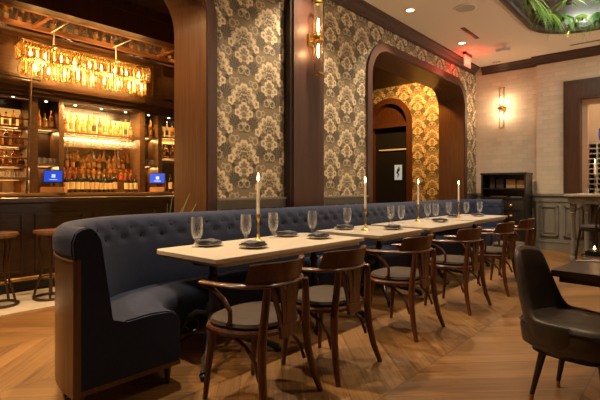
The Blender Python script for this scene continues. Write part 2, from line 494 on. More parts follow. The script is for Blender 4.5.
# back wall with the pass-through window
OX0, OX1, OZ0, OZ1 = -1.68, .60, 1.12, 3.04
mb = MB().box(-3.7, -2.43, YB, YB + .3, 0, ZC)
mb.box(-2.43, OX0, YB2, YB + .3, 0, ZC); mb.box(OX0, OX1, YB2, YB + .3, 0, OZ0); mb.box(OX0, OX1, YB2, YB + .3, OZ1, ZC); mb.box(OX1, 4, YB2, YB + .3, 0, ZC)
struct('wall_back', mb, 'brick')
# casing of the pass-through, stepped dark wood
mb = MB()
for w, d, i in ((.25, .05, 0), (.19, .075, .0), (.11, .06, 0)):
    yf = YB2 - d
    mb.box(OX0 - w, OX0, yf, YB2 - .001, 1.15, OZ1 + w * 1.35); mb.box(OX1, OX1 + w, yf, YB2 - .001, 1.15, OZ1 + w * 1.35)
    mb.box(OX0, OX1, yf, YB2 - .001, OZ1, OZ1 + w * 1.35)
mb.box(OX0, OX0 + .03, YB2 - .06, YB + .25, 1.13, OZ1); mb.box(OX0 + .03, OX1, YB2 - .06, YB + .25, OZ1 - .03, OZ1)
struct('trim_10', mb, 'walnut')
struct('trim_11', MB().box(OX0 + .03, OX0 + .12, YB + .1, YB + .29, 1.13, OZ1 - .03).box(OX0 + .12, OX1, YB + .1, YB + .29, OZ1 - .11, OZ1 - .03), 'pinkjamb')
# wainscot on the back wall
mb = MB()
mb.box(-3.69, -2.431, YB - .03, YB - .001, 0, 1.10); mb.box(-2.43, 4, YB2 - .03, YB2 - .001, 0, 1.10)
for x0, x1, yy in ((-3.69, -2.46, YB), (-2.46, 4, YB2)):
    mb.box(x0, x1, yy - .045, yy - .03, .98, 1.10); mb.box(x0, x1, yy - .075, yy - .001, 1.10, 1.145)
def panel(x0, x1, z0, z1, yy):
    for a, b, c, d in ((x0, x1, z0, z0 + .035), (x0, x1, z1 - .035, z1), (x0, x0 + .035, z0, z1), (x1 - .035, x1, z0, z1)):
        mb.box(a, b, yy - .058, yy - .03, c, d, .006)
    mb.box(x0 + .06, x1 - .06, yy - .042, yy - .03, z0 + .06, z1 - .06, .006)
for x0 in (-2.35, -1.93, -1.50, -1.07, -.64): panel(x0, x0 + .33, .28, .90, YB2)
for x0 in (-3.55, -3.15, -2.82): panel(x0, x0 + .30, .28, .90, YB)
struct('trim_12', mb, 'wains')
mb = MB().box(-3.69, -2.46, YB - .05, YB - .03, 0, .16).box(-2.46, 4, YB2 - .05, YB2 - .03, 0, .16)
mb.box(-3.69, -2.46, YB - .058, YB - .03, .16, .18).box(-2.46, 4, YB2 - .058, YB2 - .03, .16, .18)
struct('baseboard_back', mb, 'wains')

# ceiling with the rounded planter opening
SK = (-2.03, 1.6, 5.0, 9.02, .85)
def rrect(x0, x1, y0, y1, r, n=10):
    return arc(x1 - r, y1 - r, r, 0, 90, n) + arc(x0 + r, y1 - r, r, 90, 180, n) + arc(x0 + r, y0 + r, r, 180, 270, n) + arc(x1 - r, y0 + r, r, 270, 360, n)
hole = rrect(*SK)
cx, cy = (SK[0] + SK[1]) / 2, 7.0
mbc = MB()
X0, X1, Y0, Y1 = -3.7, 4.0, -3.5, 10.7
up = [p for p in hole if p[1] > 7]; 
n = len(hole) // 4
q = hole[:2 * n + 0]; q2 = hole[2 * n:]
mbc.prism([(X1, 7.0), (X1, Y1), (X0, Y1), (X0, 7.0), (SK[0], 7.0)] + q[::-1] + [(SK[1], 7.0)], 'z', ZC, ZC + .06)
mbc.prism([(X0, 7.0), (X0, Y0), (X1, Y0), (X1, 7.0), (SK[1], 7.0)] + q2[::-1] + [(SK[0], 7.0)], 'z', ZC, ZC + .06)
struct('ceiling', mbc, 'ceiling')
# planter recess
mb = MB()
rw = []
for z, s in ((ZC + .055, .0), (ZC + .6, .0)): rw.append([(p[0], p[1], z) for p in rrect(SK[0] - .004, SK[1] + .004, SK[2] - .004, SK[3] + .004, SK[4])])
ow = [[(p[0], p[1], z) for p in rrect(SK[0] - .05, SK[1] + .05, SK[2] - .05, SK[3] + .05, SK[4] + .05)] for z in (ZC + .6, ZC + .061)]
mb.loft(rw + ow, True, False, True)
struct('trim_13', mb, 'darkwood', True)
mb = MB()
rw = []
for z, o in ((ZC - .025, .05), (ZC - .03, .01), (ZC - .01, -.03), (ZC + .05, -.03), (ZC + .05, .0), (ZC - .002, .0), (ZC - .002, .05)):
    rw.append([(p[0], p[1], z) for p in rrect(SK[0] - o, SK[1] + o, SK[2] - o, SK[3] + o, SK[4] + o)])
mb.loft(rw, True, False, True)
struct('trim_14', mb, 'crown', True)
struct('ceiling_panel', MB().box(SK[0] - .1, SK[1] + .1, SK[2] - .1, SK[3] + .1, ZC + .6, ZC + .66), 'skypanel')

# bar room shell
struct('ceiling_bar', MB().box(-9, WXB - .001, -3.5, 6.2, 3.95, 4.02), 'barceil')
struct('trim_15', MB().box(-6.35, -6.15, -3.5, 6.2, 3.52, 3.949).box(-6.15, -6.12, -3.5, 6.2, 3.80, 3.949), 'walnut')
struct('wall_bar', MB().box(-7.75, -7.6, -3.5, 6.2, 0, 3.95), 'darkwood')
struct('wall_partition', MB().box(-7.6, WXB - .012, 6.2, 6.35, 0, 4.02), 'darkwood')
# overhead glass shelf with copper frame bars
OH = thing('overhead_glass_shelf', 'copper framed glass shelf high over the bar, loaded with bottles', 'shelf', (-6.8, 1.4, 3.5))
obj('glass_sheet', MB().box(-7.55, -6.36, -3.4, 6.1, 3.5601, 3.568), 'pane', OH, world=True, smooth=False)
obj('rear_rail', MB().box(-7.06, -6.99, -3.4, 6.1, 3.50, 3.559), 'copper', OH, world=True, smooth=False)
obj('front_rail', MB().box(-6.42, -6.36, -3.4, 6.1, 3.52, 3.559), 'copper', OH, world=True, smooth=False)
for y in (.55, 2.3, 4.25, 5.8): obj('cross_bar', MB().box(-6.989, -6.421, y, y + .05, 3.52, 3.559), 'copper', OH, world=True, smooth=False)
for y in (1.0, 2.2, 3.4, 4.6): lamp('POINT', 'shelf_lamp', (-6.75, y, 3.86), 26, (1, .58, .22), .03)
# ------------------------------------------------------------------ hallway behind the far arch
YV = 10.6
AX0, AX1, AZ = -6.72, -5.46, 3.60
rad = (AX1 - AX0) / 2
arch = [(AX0, 0), (AX0, AZ - rad)] + arc((AX0 + AX1) / 2, AZ - rad, rad, 180, 0, 16)[1:] + [(AX1, 0)]
outl = [(-8.2, 0)] + arch + [(WXB, 0), (WXB, 3.95), (-8.2, 3.95)]
struct('wall_hall', MB().prism(outl, 'y', YV, YV + .2), 'paper2')
inn = [(AX0 + .1, 0), (AX0 + .1, AZ - rad)] + arc((AX0 + AX1) / 2, AZ - rad, rad - .1, 180, 0, 16)[1:] + [(AX1 - .1, 0)]
oo = [(AX0 - .05, 0), (AX0 - .05, AZ - rad)] + arc((AX0 + AX1) / 2, AZ - rad, rad + .05, 180, 0, 16)[1:] + [(AX1 + .05, 0)]
rows = [[(p[0], YV - .04, p[1]), (p[0], YV - .001, p[1]), (s[0], YV - .001, s[1]), (s[0], YV + .25, s[1]), (q_[0], YV + .25, q_[1]), (q_[0], YV - .04, q_[1])] for p, q_, s in zip(oo, inn, [(min(max(a[0], AX0 + .003), AX1 - .003), a[1] if a[1] < AZ - rad + .01 else AZ - rad + (a[1] - AZ + rad) * (rad - .003) / (rad + .05)) for a in oo])]
struct('trim_17', MB().loft(rows, True, True), 'walnut', True)
struct('trim_18', MB().box(AX0 + .1, AX1 - .1, YV + .02, YV + .2, 2.88, 3.00).box(AX0 + .1, AX1 - .1, YV + .15, YV + .2, 3.0, 3.55), 'walnut')
mb = MB().box(AX0 + .1, AX1 - .1, YV + .20, YV + .25, 0.0, 2.88)
d = struct('door_1', mb, 'black')
d['label'] = 'near-black hallway door under the wooden transom'
struct('wall_hall_side', MB().box(-8.35, -8.2, 6.35, 10.8, 0, 3.95), 'darkwood')
struct('ceiling_hall', MB().box(-8.35, WXB - .001, 6.351, 10.8, 3.951, 4.02), 'barceil')
o = obj('door_closer_bar', MB().box(-6.50, -5.66, YV + .16, YV + .198, 2.27, 2.31, .006), 'white', origin=(-6.1, YV + .18, 2.29)); tag(o, 'slim pale bar across the head of the dark hallway door', 'door bar')
t = thing('restroom_poster', 'small pale blue lit poster on the dark hallway door', 'poster', (-5.91, YV + .198, 1.68))
obj('frame', MB().box(-.13, .13, -.02, 0, -.22, .22, .006), 'black', t)
obj('poster_sheet', MB().box(-.11, .11, -.024, -.0205, -.20, .20), 'poster', t)
mb = MB().tube([(.03, -.026, .15), (.0, -.026, .07), (-.03, -.026, .0), (.01, -.026, -.06), (-.02, -.026, -.14)], [.012, .028, .03, .02, .01], 6, flat=(1, .15))
mb.tube([(.05, -.026, .10), (.02, -.026, .02)], .01, 6, flat=(1, .2))
obj('printed_figure', mb, 'posterfig', t)

# ------------------------------------------------------------------ room behind the pass-through
mb = MB().box(-2.6, 2.5, 12.6, 12.7, 0, 3.9).box(-2.7, -2.6, 10.6, 12.7, 0, 3.9).box(2.5, 2.6, 10.6, 12.7, 0, 3.9)
struct('wall_kitchen', mb, 'roomwall')
struct('floor_kitchen', MB().box(-2.6, 2.5, 10.66, 12.6, -.1, 0), 'tile')
struct('ceiling_kitchen', MB().box(-2.7, 2.6, 10.66, 12.7, 3.9, 3.96), 'ceiling')
t = thing('bottle_rack', 'white grid bottle rack standing behind the pass-through opening', 'rack', (-1.2, 11.5, 0))
obj('base_cabinet', MB().box(-.65, .65, -.18, .22, 0, 1.12), 'wains', t, smooth=False)
mb = MB()
for i in range(9): mb.box(-.65 + i * .16, -.63 + i * .16, -.18, .18, 1.12, 2.22)
obj('upright_grid', mb, 'rack', t, smooth=False)
mb = MB()
for i in range(11): mb.box(-.65, .65, -.181, .18, 1.12 + i * .108, 1.14 + i * .108)
obj('shelf_grid', mb, 'rack', t, smooth=False)
obj('rack_back', MB().box(-.65, .65, .19, .21, 1.12, 2.24), 'boxdark', t, smooth=False)
t = thing('wall_monitor', 'small glowing blue screen above the white bottle rack', 'screen', (-1.36, 11.8, 2.45))
obj('casing', MB().box(-.19, .19, 0, .04, -.13, .13, .01), 'black', t)
obj('display', MB().box(-.175, .175, -.004, -.0005, -.115, .115), 'screen', t)
obj('display_text', MB().box(-.10, .10, -.007, -.0045, .02, .05).box(-.13, .05, -.007, -.0045, -.06, -.04), 'screenmark', t)
obj('mount_arm', MB().box(-.02, .02, .04, .8, -.02, .02), 'black', t)

# ------------------------------------------------------------------ banquette
BX = -3.57
def bpath(o, near=True):
    """outer line offset inwards by o: list of (x,y,nx,ny)"""
    R, R2 = 1.0, .70
    pts = []
    for i in range(4): pts.append((-2.5 - .07 * i / 4, 1.02 + o, 0, 1))
    for i in range(41):
        a = math.radians(-90 - 90 * i / 40); pts.append((-2.57 + (R - o) * math.cos(a), 2.02 + (R - o) * math.sin(a), -math.cos(a), -math.sin(a)))
    for i in range(1, 200): pts.append((BX + o, 2.02 + (8.85 - 2.02) * i / 200, 1, 0))
    for i in range(31):
        a = math.radians(180 - 90 * i / 30); pts.append((-2.87 + (R2 - o) * math.cos(a), 8.85 + (R2 - o) * math.sin(a), -math.cos(a), -math.sin(a)))
    return pts
base = bpath(0)
cum = [0]
mid_ = bpath(.15)
for i in range(1, len(mid_)): cum.append(cum[-1] + math.hypot(mid_[i][0] - mid_[i - 1][0], mid_[i][1] - mid_[i - 1][1]))
L = cum[-1]
def at_s(s, o):
    i = 0
    while i < len(cum) - 2 and cum[i + 1] < s: i += 1
    t = (s - cum[i]) / max(1e-6, cum[i + 1] - cum[i]); P = bp_cache.setdefault(o, bpath(o))
    a, b = P[i], P[i + 1]
    return [a[k] + (b[k] - a[k]) * t for k in range(4)]
bp_cache = {}
nb = 48; sp_ = L / nb
buttons = [(sp_ * (i + .5), .945) for i in range(nb)] + [(sp_ * (i + .95), .865) for i in range(nb)]
BK = thing('banquette', 'long navy velvet tufted banquette with curved wooden end', 'banquette', (-3.2, 5.3, 0))
prof = [(.035, .40), (.035, .855), (.0, .865), (-.012, .90), (-.012, .96), (.005, 1.005), (.035, 1.028), (.07, 1.034), (.10, 1.026), (.125, 1.005), (.142, .975)]
for z in (.955, .94, .925, .905, .885, .868, .85, .83, .80, .74, .66, .56, .47): prof.append((.150 + (.97 - z) * .15, z))
prof.append((.225, .40))
rows = []
for i in range(len(base)):
    r = []
    for o, z in prof:
        oo_ = o
        if o > .13 and z > .78:
            dd = 0
            for s, bz in buttons:
                if abs(s - cum[i]) < .12: dd = max(dd, math.exp(-((s - cum[i]) ** 2 + (z - bz) ** 2) / .026 ** 2))
            oo_ = o - .022 * dd
        P = base[i]
        r.append((P[0] + P[2] * oo_, P[1] + P[3] * oo_, z))
    rows.append(r)
obj('backrest', MB().loft(rows), 'navy', BK, world=True, ang=60)
prof = [(.21, .15), (.21, .45), (.30, .478), (.45, .487), (.56, .48), (.63, .46), (.665, .42), (.67, .36), (.665, .17), (.65, .15)]
obj('seat', MB().loft([[(P[0] + P[2] * o, P[1] + P[3] * o, z) for o, z in prof] for P in base]), 'navy', BK, world=True, ang=60)
prof = [(0, .14), (.033, .14), (.033, .853), (0, .853)]
obj('wood_shell', MB().loft([[(P[0] + P[2] * o, P[1] + P[3] * o, z) for o, z in prof] for P in base]), 'shell', BK, world=True)
prof = [(-.006, .8535), (.034, .8535), (.034, .864), (-.006, .864)]
obj('shell_edge', MB().loft([[(P[0] + P[2] * o, P[1] + P[3] * o, z) for o, z in prof] for P in base]), 'edge', BK, world=True)['label'] = 'pale edge strip'
obj('base_rail', MB().loft([[(P[0] + P[2] * o, P[1] + P[3] * o, z) for o, z in [(0, .115), (.67, .115), (.67, .149), (.035, .149), (.035, .139), (0, .139)]] for P in base]), 'shell', BK, world=True)
# upholstered end panel with wooden edge
pp = [(.034, .15), (.034, .862), (.0, .87), (-.008, .95), (.01, 1.005), (.04, 1.026), (.075, 1.030), (.105, 1.018), (.13, .985), (.15, .93), (.165, .8), (.19, .62), (.215, .50), (.30, .47), (.45, .478), (.56, .472), (.63, .452), (.658, .41), (.66, .17), (.645, .15)]
obj('end_panel', MB().prism([(1.02 + o, z) for o, z in pp], 'x', -2.4995, -2.485), 'navy', BK, world=True)
obj('end_edge', MB().box(-2.4995, -2.478, 1.012, 1.053, .115, .862, .003), 'shell', BK, world=True)
ux = MB().ball((0, 0, 0), .015, 10, (1, .55, 1))
bt = obj('button', ux, 'navy', BK); me = bt.data
k0 = True
for s, z in buttons:
    o_ = .150 + (.97 - z) * .15 - .017
    x, y, nx, ny = at_s(s, o_)
    b = bt if k0 else bt.copy()
    if not k0: COL.objects.link(b)
    k0 = False
    b.parent = BK; b.location = (x + 3.2, y - 5.3, z); b.rotation_euler = (0, 0, math.atan2(ny, nx) - PI / 2)
lp = [(-2.54, 1.08), (-2.54, 1.62), (-3.1, 1.72), (-3.3, 1.3)] + [(-2.97, y) for y in (2.6, 3.7, 4.8, 5.9, 7.0, 8.1, 8.8)] + [(-2.92, 9.0), (-2.92, 9.48)]
for x, y in lp: obj('leg', MB().lathe([(.014, 0), (.024, .115)], (x, y, 0), 10), 'walnut', BK, world=True)

# ------------------------------------------------------------------ dining tables
def rr_top(x0, x1, y0, y1, r): return rrect(x0, x1, y0, y1, r, 5)
def pedestal(parent, x, y):
    mb = MB().lathe([(.16, .695), (.16, .685), (.03, .68), (.028, .60), (.042, .58), (.03, .55), (.03, .40), (.05, .37), (.055, .30), (.035, .24), (.05, .16), (.02, .10)], (x, y, 0), 14)
    obj('pedestal_column', mb, 'iron', parent, world=True)
    for k in range(4):
        a = PI / 4 + k * PI / 2
        ca, sa = math.cos(a) * 1.2, math.sin(a) * 1.2
        def pt(r, z): return (x + ca * r, y + sa * r, z)
        mb = MB().tube([pt(.03, .30), pt(.10, .31), (pt(.17, .26)), pt(.20, .19), pt(.24, .12), pt(.31, .08), pt(.37, .055), pt(.41, .03)], [.022, .024, .022, .02, .02, .022, .026, .03], 8)
        mb.tube([pt(.03, .15), pt(.12, .15), pt(.20, .10), pt(.30, .06)], .013, 6)
        # pierced scroll between the ribs
        mb.tube([pt(.13 + .045 * math.cos(q), .215 + .045 * math.sin(q)) for q in [i * .6 for i in range(11)]], .008, 6)
        mb.tube([pt(.23 + .03 * math.cos(q), .10 + .022 * math.sin(q)) for q in [i * .6 for i in range(11)]], .007, 6)
        mb.ball(pt(.41, .022), .024, 8, (1.3, 1.3, .9))
        obj('pedestal_foot', mb, 'iron', parent, world=True)
tables = [
    (-3.28, -2.46, 1.95, 3.81, .10, (2.15, 3.36), 'nearest pale wood dining table, longest of the row by the banquette'),
    (-3.30, -2.43, 4.06, 5.08, .02, (4.55,), 'second pale wood table from the front, with a lone napkin plate near its corner'),
    (-3.32, -2.44, 5.28, 6.80, .02, (6.03,), 'third pale wood table from the front, in front of the far archway'),
    (-3.34, -2.50, 6.92, 8.56, .02, (7.75,), 'farthest pale wood table, beside the dark antique cabinet')]
TZ = .76
for x0, x1, y0, y1, r, peds, lab in tables:
    t = thing('dining_table', lab, 'table', ((x0 + x1) / 2, (y0 + y1) / 2, 0), 0, 'tables along the banquette')
    pts = rr_top(x0, x1, y0, y1, .015)
    if r > .05: pts = arc(x1 - .015, y1 - .015, .015, 0, 90, 4) + arc(x0 + r, y1 - r, r, 90, 180, 6) + arc(x0 + r, y0 + r, r, 180, 270, 6) + arc(x1 - .015, y0 + .015, .015, 270, 360, 4)
    obj('tabletop', MB().prism(pts, 'z', TZ - .006, TZ), 'tabletop', t, world=True)
    obj('top_edge', MB().prism(pts, 'z', TZ - .03, TZ - .0061), 'tabletop2', t, world=True)
    obj('under_board', MB().prism(rr_top(x0 + .05, x1 - .015, y0 + .05, y1 - .05, .04), 'z', TZ - .062, TZ - .0301), 'tabletop2', t, world=True)
    for py in peds: pedestal(t, (x0 + x1) / 2 + .12, py)

# ------------------------------------------------------------------ bentwood armchairs
def make_chair(label):
    t = thing('bentwood_armchair', label, 'chair', (0, 0, 0), 0, 'bentwood armchairs along the tables')
    def se(r, z, n=28, ex=2.5, sx=1.0):
        r *= 1.13
        out = []
        for i in range(n):
            a = 2 * PI * i / n; c, s = math.cos(a), math.sin(a)
            d = (abs(c) ** ex + abs(s) ** ex) ** (-1 / ex)
            w = 1.0 - .10 * (d * c)          # a little narrower at the back
            out.append((-.03 + r * d * c * sx, r * d * s * w, z))
        return out
    obj('seat_frame', MB().loft([se(.205, .425), se(.218, .43), se(.222, .45), se(.216, .462), se(.20, .465)]), 'chairwood', t)
    obj('seat_cushion', MB().loft([se(.20, .4655), se(.207, .480), se(.198, .497), se(.165, .508), se(.10, .514), se(.03, .516)]), 'leather', t)
    for s in (-1, 1):
        obj('front_leg', MB().tube([(-.20, s * .165, .43), (-.22, s * .178, .25), (-.245, s * .19, 0)], [.022, .020, .014], 10), 'chairwood', t)
        obj('rear_leg', MB().tube([(.205, s * .160, .706), (.203, s * .166, .64), (.195, s * .178, .50), (.19, s * .185, .40), (.20, s * .195, .26), (.225, s * .212, .12), (.262, s * .236, 0)], [.018, .021, .0235, .0245, .023, .021, .016], 10), 'chairwood', t)
        mb = MB().tube([(-.215, s * .232, .688), (-.12, s * .236, .675), (-.04, s * .236, .63), (.005, s * .232, .57), (.0, s * .226, .51), (-.05, s * .216, .462), (-.10, s * .205, .45)], .0125, 8)
        obj('arm_loop', mb, 'chairwood', t)
        mb = MB().tube([(-.14, s * .165, .42), (-.03, s * .172, .405), (.07, s * .178, .36), (.14, s * .183, .29), (.175, s * .19, .20)], .0105, 8)
        obj('leg_brace', mb, 'chairwood', t)
    # horseshoe rail
    pts = [(-.25, -.205, .700), (-.225, -.226, .702), (-.15, -.240, .705), (-.05, -.240, .708)]
    for i in range(1, 16):
        a = math.radians(-90 + 180 * i / 16); pts.append((-.02 + .245 * math.cos(a), .240 * math.sin(a), .712))
    pts += [(-.05, .240, .708), (-.15, .240, .705), (-.225, .226, .702), (-.25, .205, .700)]
    obj('arm_rail', MB().tube(pts, [.016] + [.022] * (len(pts) - 2) + [.016], 10, flat=(1.15, .62)), 'chairwood', t)
    # crest board, curved and trapezoid
    rows = []
    for i in range(17):
        q = -1 + i / 8
        a = math.radians(64 * q); zt = .845 - .012 * abs(q) ** 6
        col = []
        shrink = .90
        for z, k, rr in ((.712, 1.0, .250), (zt - .006, shrink, .262), (zt, shrink, .257), (zt - .006, shrink, .243), (.712, 1.0, .230)):
            b_ = a * k
            col.append((-.02 + rr * math.cos(b_) + (z - .712) * .12, (rr - .005) * math.sin(b_), z))
        rows.append(col)
    obj('crest_rail', MB().loft(rows), 'chairwood', t)
    # fan of splats
    for k in range(5):
        q = (k - 2) / 2
        yt, yb = q * .118, q * .044
        xt = -.02 + .238 * math.cos(math.asin(max(-1, min(1, yt / .24))))
        mb = MB(); rows = []
        for j in range(7):
            f = j / 6
            y = yb + (yt - yb) * f ** 1.4; x = .205 + (xt - .205) * f
            w = .0155 + .006 * (abs(f - .5) * 2) ** 2; z = .44 + .275 * f
            rows.append([(x - .005, y - w, z), (x + .005, y - w, z), (x + .005, y + w, z), (x - .005, y + w, z)])
        mb.loft(rows)
        obj('splat', mb, 'chairwood', t)
    obj('splat_shoe', MB().prism([(-.075, .47), (.075, .47), (.062, .40), (-.062, .40)], 'x', .20, .222), 'chairwood', t)
    for c in kids(t):
        for v in c.data.vertices: v.co.y *= 1.14
    return t
labs = ['bentwood armchair nearest the banquette end, at the corner of the first table',
        'second bentwood armchair from the front, under the far half of the first table',
        'third bentwood armchair from the front, between the first and second tables',
        'fourth bentwood armchair from the front, at the second table',
        'fifth bentwood armchair from the front, at the third table',
        'sixth and farthest bentwood armchair, right below the antique cabinet']
spots = [(-1.965, 1.89, math.radians(6)), (-1.955, 2.56, math.radians(2)), (-1.955, 3.655, 0), (-1.90, 4.72, math.radians(-2)), (-1.87, 5.78, math.radians(1)), (-1.84, 6.58, math.radians(3))]
ch = make_chair(labs[0]); ch.location = (spots[0][0], spots[0][1], 0); ch.rotation_euler.z = spots[0][2]
for i in range(1, 6): dup(ch, (spots[i][0], spots[i][1], 0), spots[i][2], labs[i])

# ------------------------------------------------------------------ table settings
def make_plate(label):
    t = thing('side_plate', label, 'plate', (0, 0, 0), 0, 'plates laid on the tables')
    obj('dish', MB().lathe([(.060, 0), (.065, .004), (.108, .014), (.124, .018), (.124, .021), (.104, .018), (.055, .008), (.01, .008)], seg=28), 'plate', t)
    return t
def make_napkin(label):
    t = thing('folded_napkin', label, 'napkin', (0, 0, 0), 0, 'napkins laid on the plates')
    def sheet(z0, hx, hy, w, ph):
        nx_, ny_ = 12, 8
        top, bot = [], []
        for i in range(nx_ + 1):
            a, b = [], []
            for j in range(ny_ + 1):
                u, v = i / nx_ * 2 - 1, j / ny_ * 2 - 1
                z = z0 + .005 * math.sin(u * 4 + ph) + .004 * math.cos(v * 5 + u * 2 + ph)
                x = u * hx * (1 - .08 * v * v); y = v * hy * (1 - .06 * math.sin(u * 2 + ph))
                a.append((x, y, z + w)); b.append((x, y, z))
            top.append(a); bot.append(b)
        rows = [t_ + b_[::-1] for t_, b_ in zip(top, bot)]
        return MB().loft(rows, True, True)
    obj('lower_fold', sheet(.026, .108, .066, .010, 0), 'napkin', t)
    obj('upper_fold', sheet(.041, .095, .055, .010, 1.3), 'napkin', t)
    return t
def make_glass(label):
    prof = [(.042, 0), (.042, .005), (.014, .012), (.010, .03), (.013, .055), (.034, .078), (.046, .11), (.050, .15), (.049, .20), (.046, .25), (.0435, .25), (.0465, .20), (.0475, .15), (.043, .112), (.030, .084), (.004, .074)]
    o = obj('water_goblet', MB().lathe(prof, seg=22), 'glass')
    return tag(o, label, 'glass', 'goblets on the tables')
PZ = TZ + .001
plates = [(-3.11, 2.38, .5, 'at the rounded corner of the nearest table'),
          (-2.73, 2.55, .1, 'chair side of the nearest candlestick'),
          (-3.13, 3.38, .4, 'right of the nearest candle, banquette side'),
          (-2.76, 3.45, .15, 'at the far chair-side corner of the nearest table'),
          (-3.14, 4.42, .3, 'on the second table at the banquette side'),
          (-2.70, 4.80, .1, 'on the second table near its front corner'),
          (-2.78, 6.30, .1, 'on the third table, chair side'),
          (-3.05, 7.45, .2, 'on the farthest table, near end'),
          (-2.85, 8.05, .2, 'on the farthest table, far end')]
pl = make_plate('cream side plate ' + plates[0][3]); nk = make_napkin('slate blue folded napkin on the plate ' + plates[0][3])
for i, (x, y, rz, lab) in enumerate(plates):
    if i == 0: pl.location = (x, y, PZ); nk.location = (x, y, PZ); nk.rotation_euler.z = rz
    else:
        dup(pl, (x, y, PZ), 0, 'cream side plate ' + lab); dup(nk, (x, y, PZ), rz + PI / 2 * (i % 2), 'slate blue folded napkin on the plate ' + lab)
glasses = [(-3.12, 2.27, 'goblet over the leftmost napkin plate on the nearest table'),
           (-3.10, 2.80, 'goblet just left of the nearest candlestick'),
           (-3.12, 3.18, 'goblet just right of the nearest candle'),
           (-3.05, 3.70, 'goblet at the far end of the nearest table'),
           (-3.20, 4.56, 'goblet left of the candle on the second table'),
           (-3.20, 5.62, 'goblet, left of the pair nearest on the third table'),
           (-3.10, 5.74, 'goblet, right of the pair nearest on the third table'),
           (-3.12, 6.62, 'goblet, left of the pair at the third table\'s far end'),
           (-3.04, 6.74, 'goblet, right of the pair at the third table\'s far end'),
           (-3.20, 7.62, 'goblet just left of the farthest candle'),
           (-3.08, 8.12, 'goblet just right of the farthest candle'),
           (-2.92, 8.34, 'rightmost goblet at the far end of the farthest table')]
gl = make_glass('clear stemmed ' + glasses[0][2])
for i, (x, y, lab) in enumerate(glasses):
    o = gl if i == 0 else gl.copy()
    if i: COL.objects.link(o)
    o.location = (x, y, PZ); o['label'] = 'clear stemmed ' + lab
def make_stick(label):
    t = thing('candlestick', label, 'candlestick', (0, 0, 0), 0, 'brass candlesticks')
    obj('stick_base', MB().lathe([(.052, 0), (.054, .006), (.040, .014), (.030, .020), (.020, .035), (.012, .05)], seg=20), 'brass', t)
    obj('stem', MB().lathe([(.011, .05), (.017, .062), (.010, .075), (.009, .12), (.013, .145), (.010, .165), (.0095, .19), (.016, .205), (.010, .215)], seg=16), 'brass', t)
    obj('socket', MB().lathe([(.010, .215), (.019, .222), (.020, .255), (.018, .257), (.0155, .245)], seg=16), 'brass', t)
    return t
def make_candle(label):
    t = thing('taper_candle', label, 'candle', (0, 0, .246), 0, 'lit taper candles')
    obj('wax', MB().lathe([(.0145, 0), (.014, .15), (.0125, .30), (.010, .312), (.003, .314)], seg=14), 'wax', t)
    obj('wick', MB().tube([(0, 0, .31), (.001, 0, .322)], .0015, 6), 'wick', t)
    obj('flame', MB().lathe([(.002, .315), (.008, .325), (.010, .337), (.007, .358), (.001, .385)], seg=10), 'flame', t)
    return t
cands = [(-3.00, 2.86), (-2.90, 4.50), (-3.08, 6.22), (-3.12, 7.86)]
cl = ['nearest table', 'second table', 'third table', 'farthest table']
st = cd = None
for i, (x, y) in enumerate(cands):
    ls = 'slender brass candlestick on the %s of the row' % cl[i]; lc = 'lit ivory taper candle on the %s of the row' % cl[i]
    if i == 0:
        st = make_stick(ls); cd = make_candle(lc); st.location = (x, y, PZ); cd.location = (x, y, PZ + .246)
    else:
        dup(st, (x, y, PZ), 0, ls); dup(cd, (x, y, PZ + .246), 0, lc)
    lamp('POINT', 'candle_glow', (x, y, PZ + .246 + .36), 1.6, (1, .55, .2), .015)

# ------------------------------------------------------------------ sconces
def sconce(label, loc, rz):
    """wall at local y=0, sticks out to -y"""
    t = thing('wall_sconce', label, 'sconce', loc, rz)
    obj('back_plate', MB().box(-.055, .055, -.022, 0, -.08, .08, .008), 'brass', t)
    obj('bracket_arm', MB().tube([(0, -.02, 0), (0, -.09, 0)], .018, 10), 'brass', t)
    mb = MB().lathe([(.062, -.035), (.066, -.03), (.066, .03), (.062, .035)], (0, -.13, 0), 20)
    mb.box(-.085, -.06, -.15, -.11, -.02, .02, .005).box(.06, .085, -.15, -.11, -.02, .02, .005)
    obj('centre_band', mb, 'brass', t)
    for s in (-1, 1):
        mb = MB(); r = []
        prof = [(.058, s * .03), (.058, s * .44), (.0555, s * .44), (.0555, s * .03)]
        mb.loft([[(rr * math.cos(2 * PI * j / 24), -.13 + rr * math.sin(2 * PI * j / 24), z) for j in range(24)] for rr, z in prof], True, False, True)
        obj('glass_tube', mb, 'tubeglass', t)
        mb = MB(); prof = [(.0545, s * .425), (.062, s * .425), (.063, s * .442), (.062, s * .446), (.0545, s * .446)]
        mb.loft([[(rr * math.cos(2 * PI * j / 24), -.13 + rr * math.sin(2 * PI * j / 24), z) for j in range(24)] for rr, z in prof], True, False, True)
        obj('rim_ring', mb, 'brass', t)
        obj('bulb_socket', MB().lathe([(.018, s * .03), (.016, s * .07)], (0, -.13, 0), 12), 'brass', t)
        obj('bulb', MB().lathe([(.006, s * .072), (.013, s * .085), (.014, s * .20), (.008, s * .235), (.002, s * .24)], (0, -.13, 0), 12), 'sbulb', t)
    return t
sconce('tall brass and glass tube sconce on the mahogany pilaster', (-3.579, 4.30, 3.09), PI / 2)
sconce('glowing tube sconce on the cream brick back wall', (-3.11, 10.349, 2.99), 0)
for z in (-.15, .15):
    lamp('POINT', 'sconce_lamp', (-3.449, 4.30, 3.09 + z), 9, (1, .56, .22), .03)
    lamp('POINT', 'sconce_lamp', (-3.11, 10.19, 2.99 + z), 13, (1, .69, .42), .03)

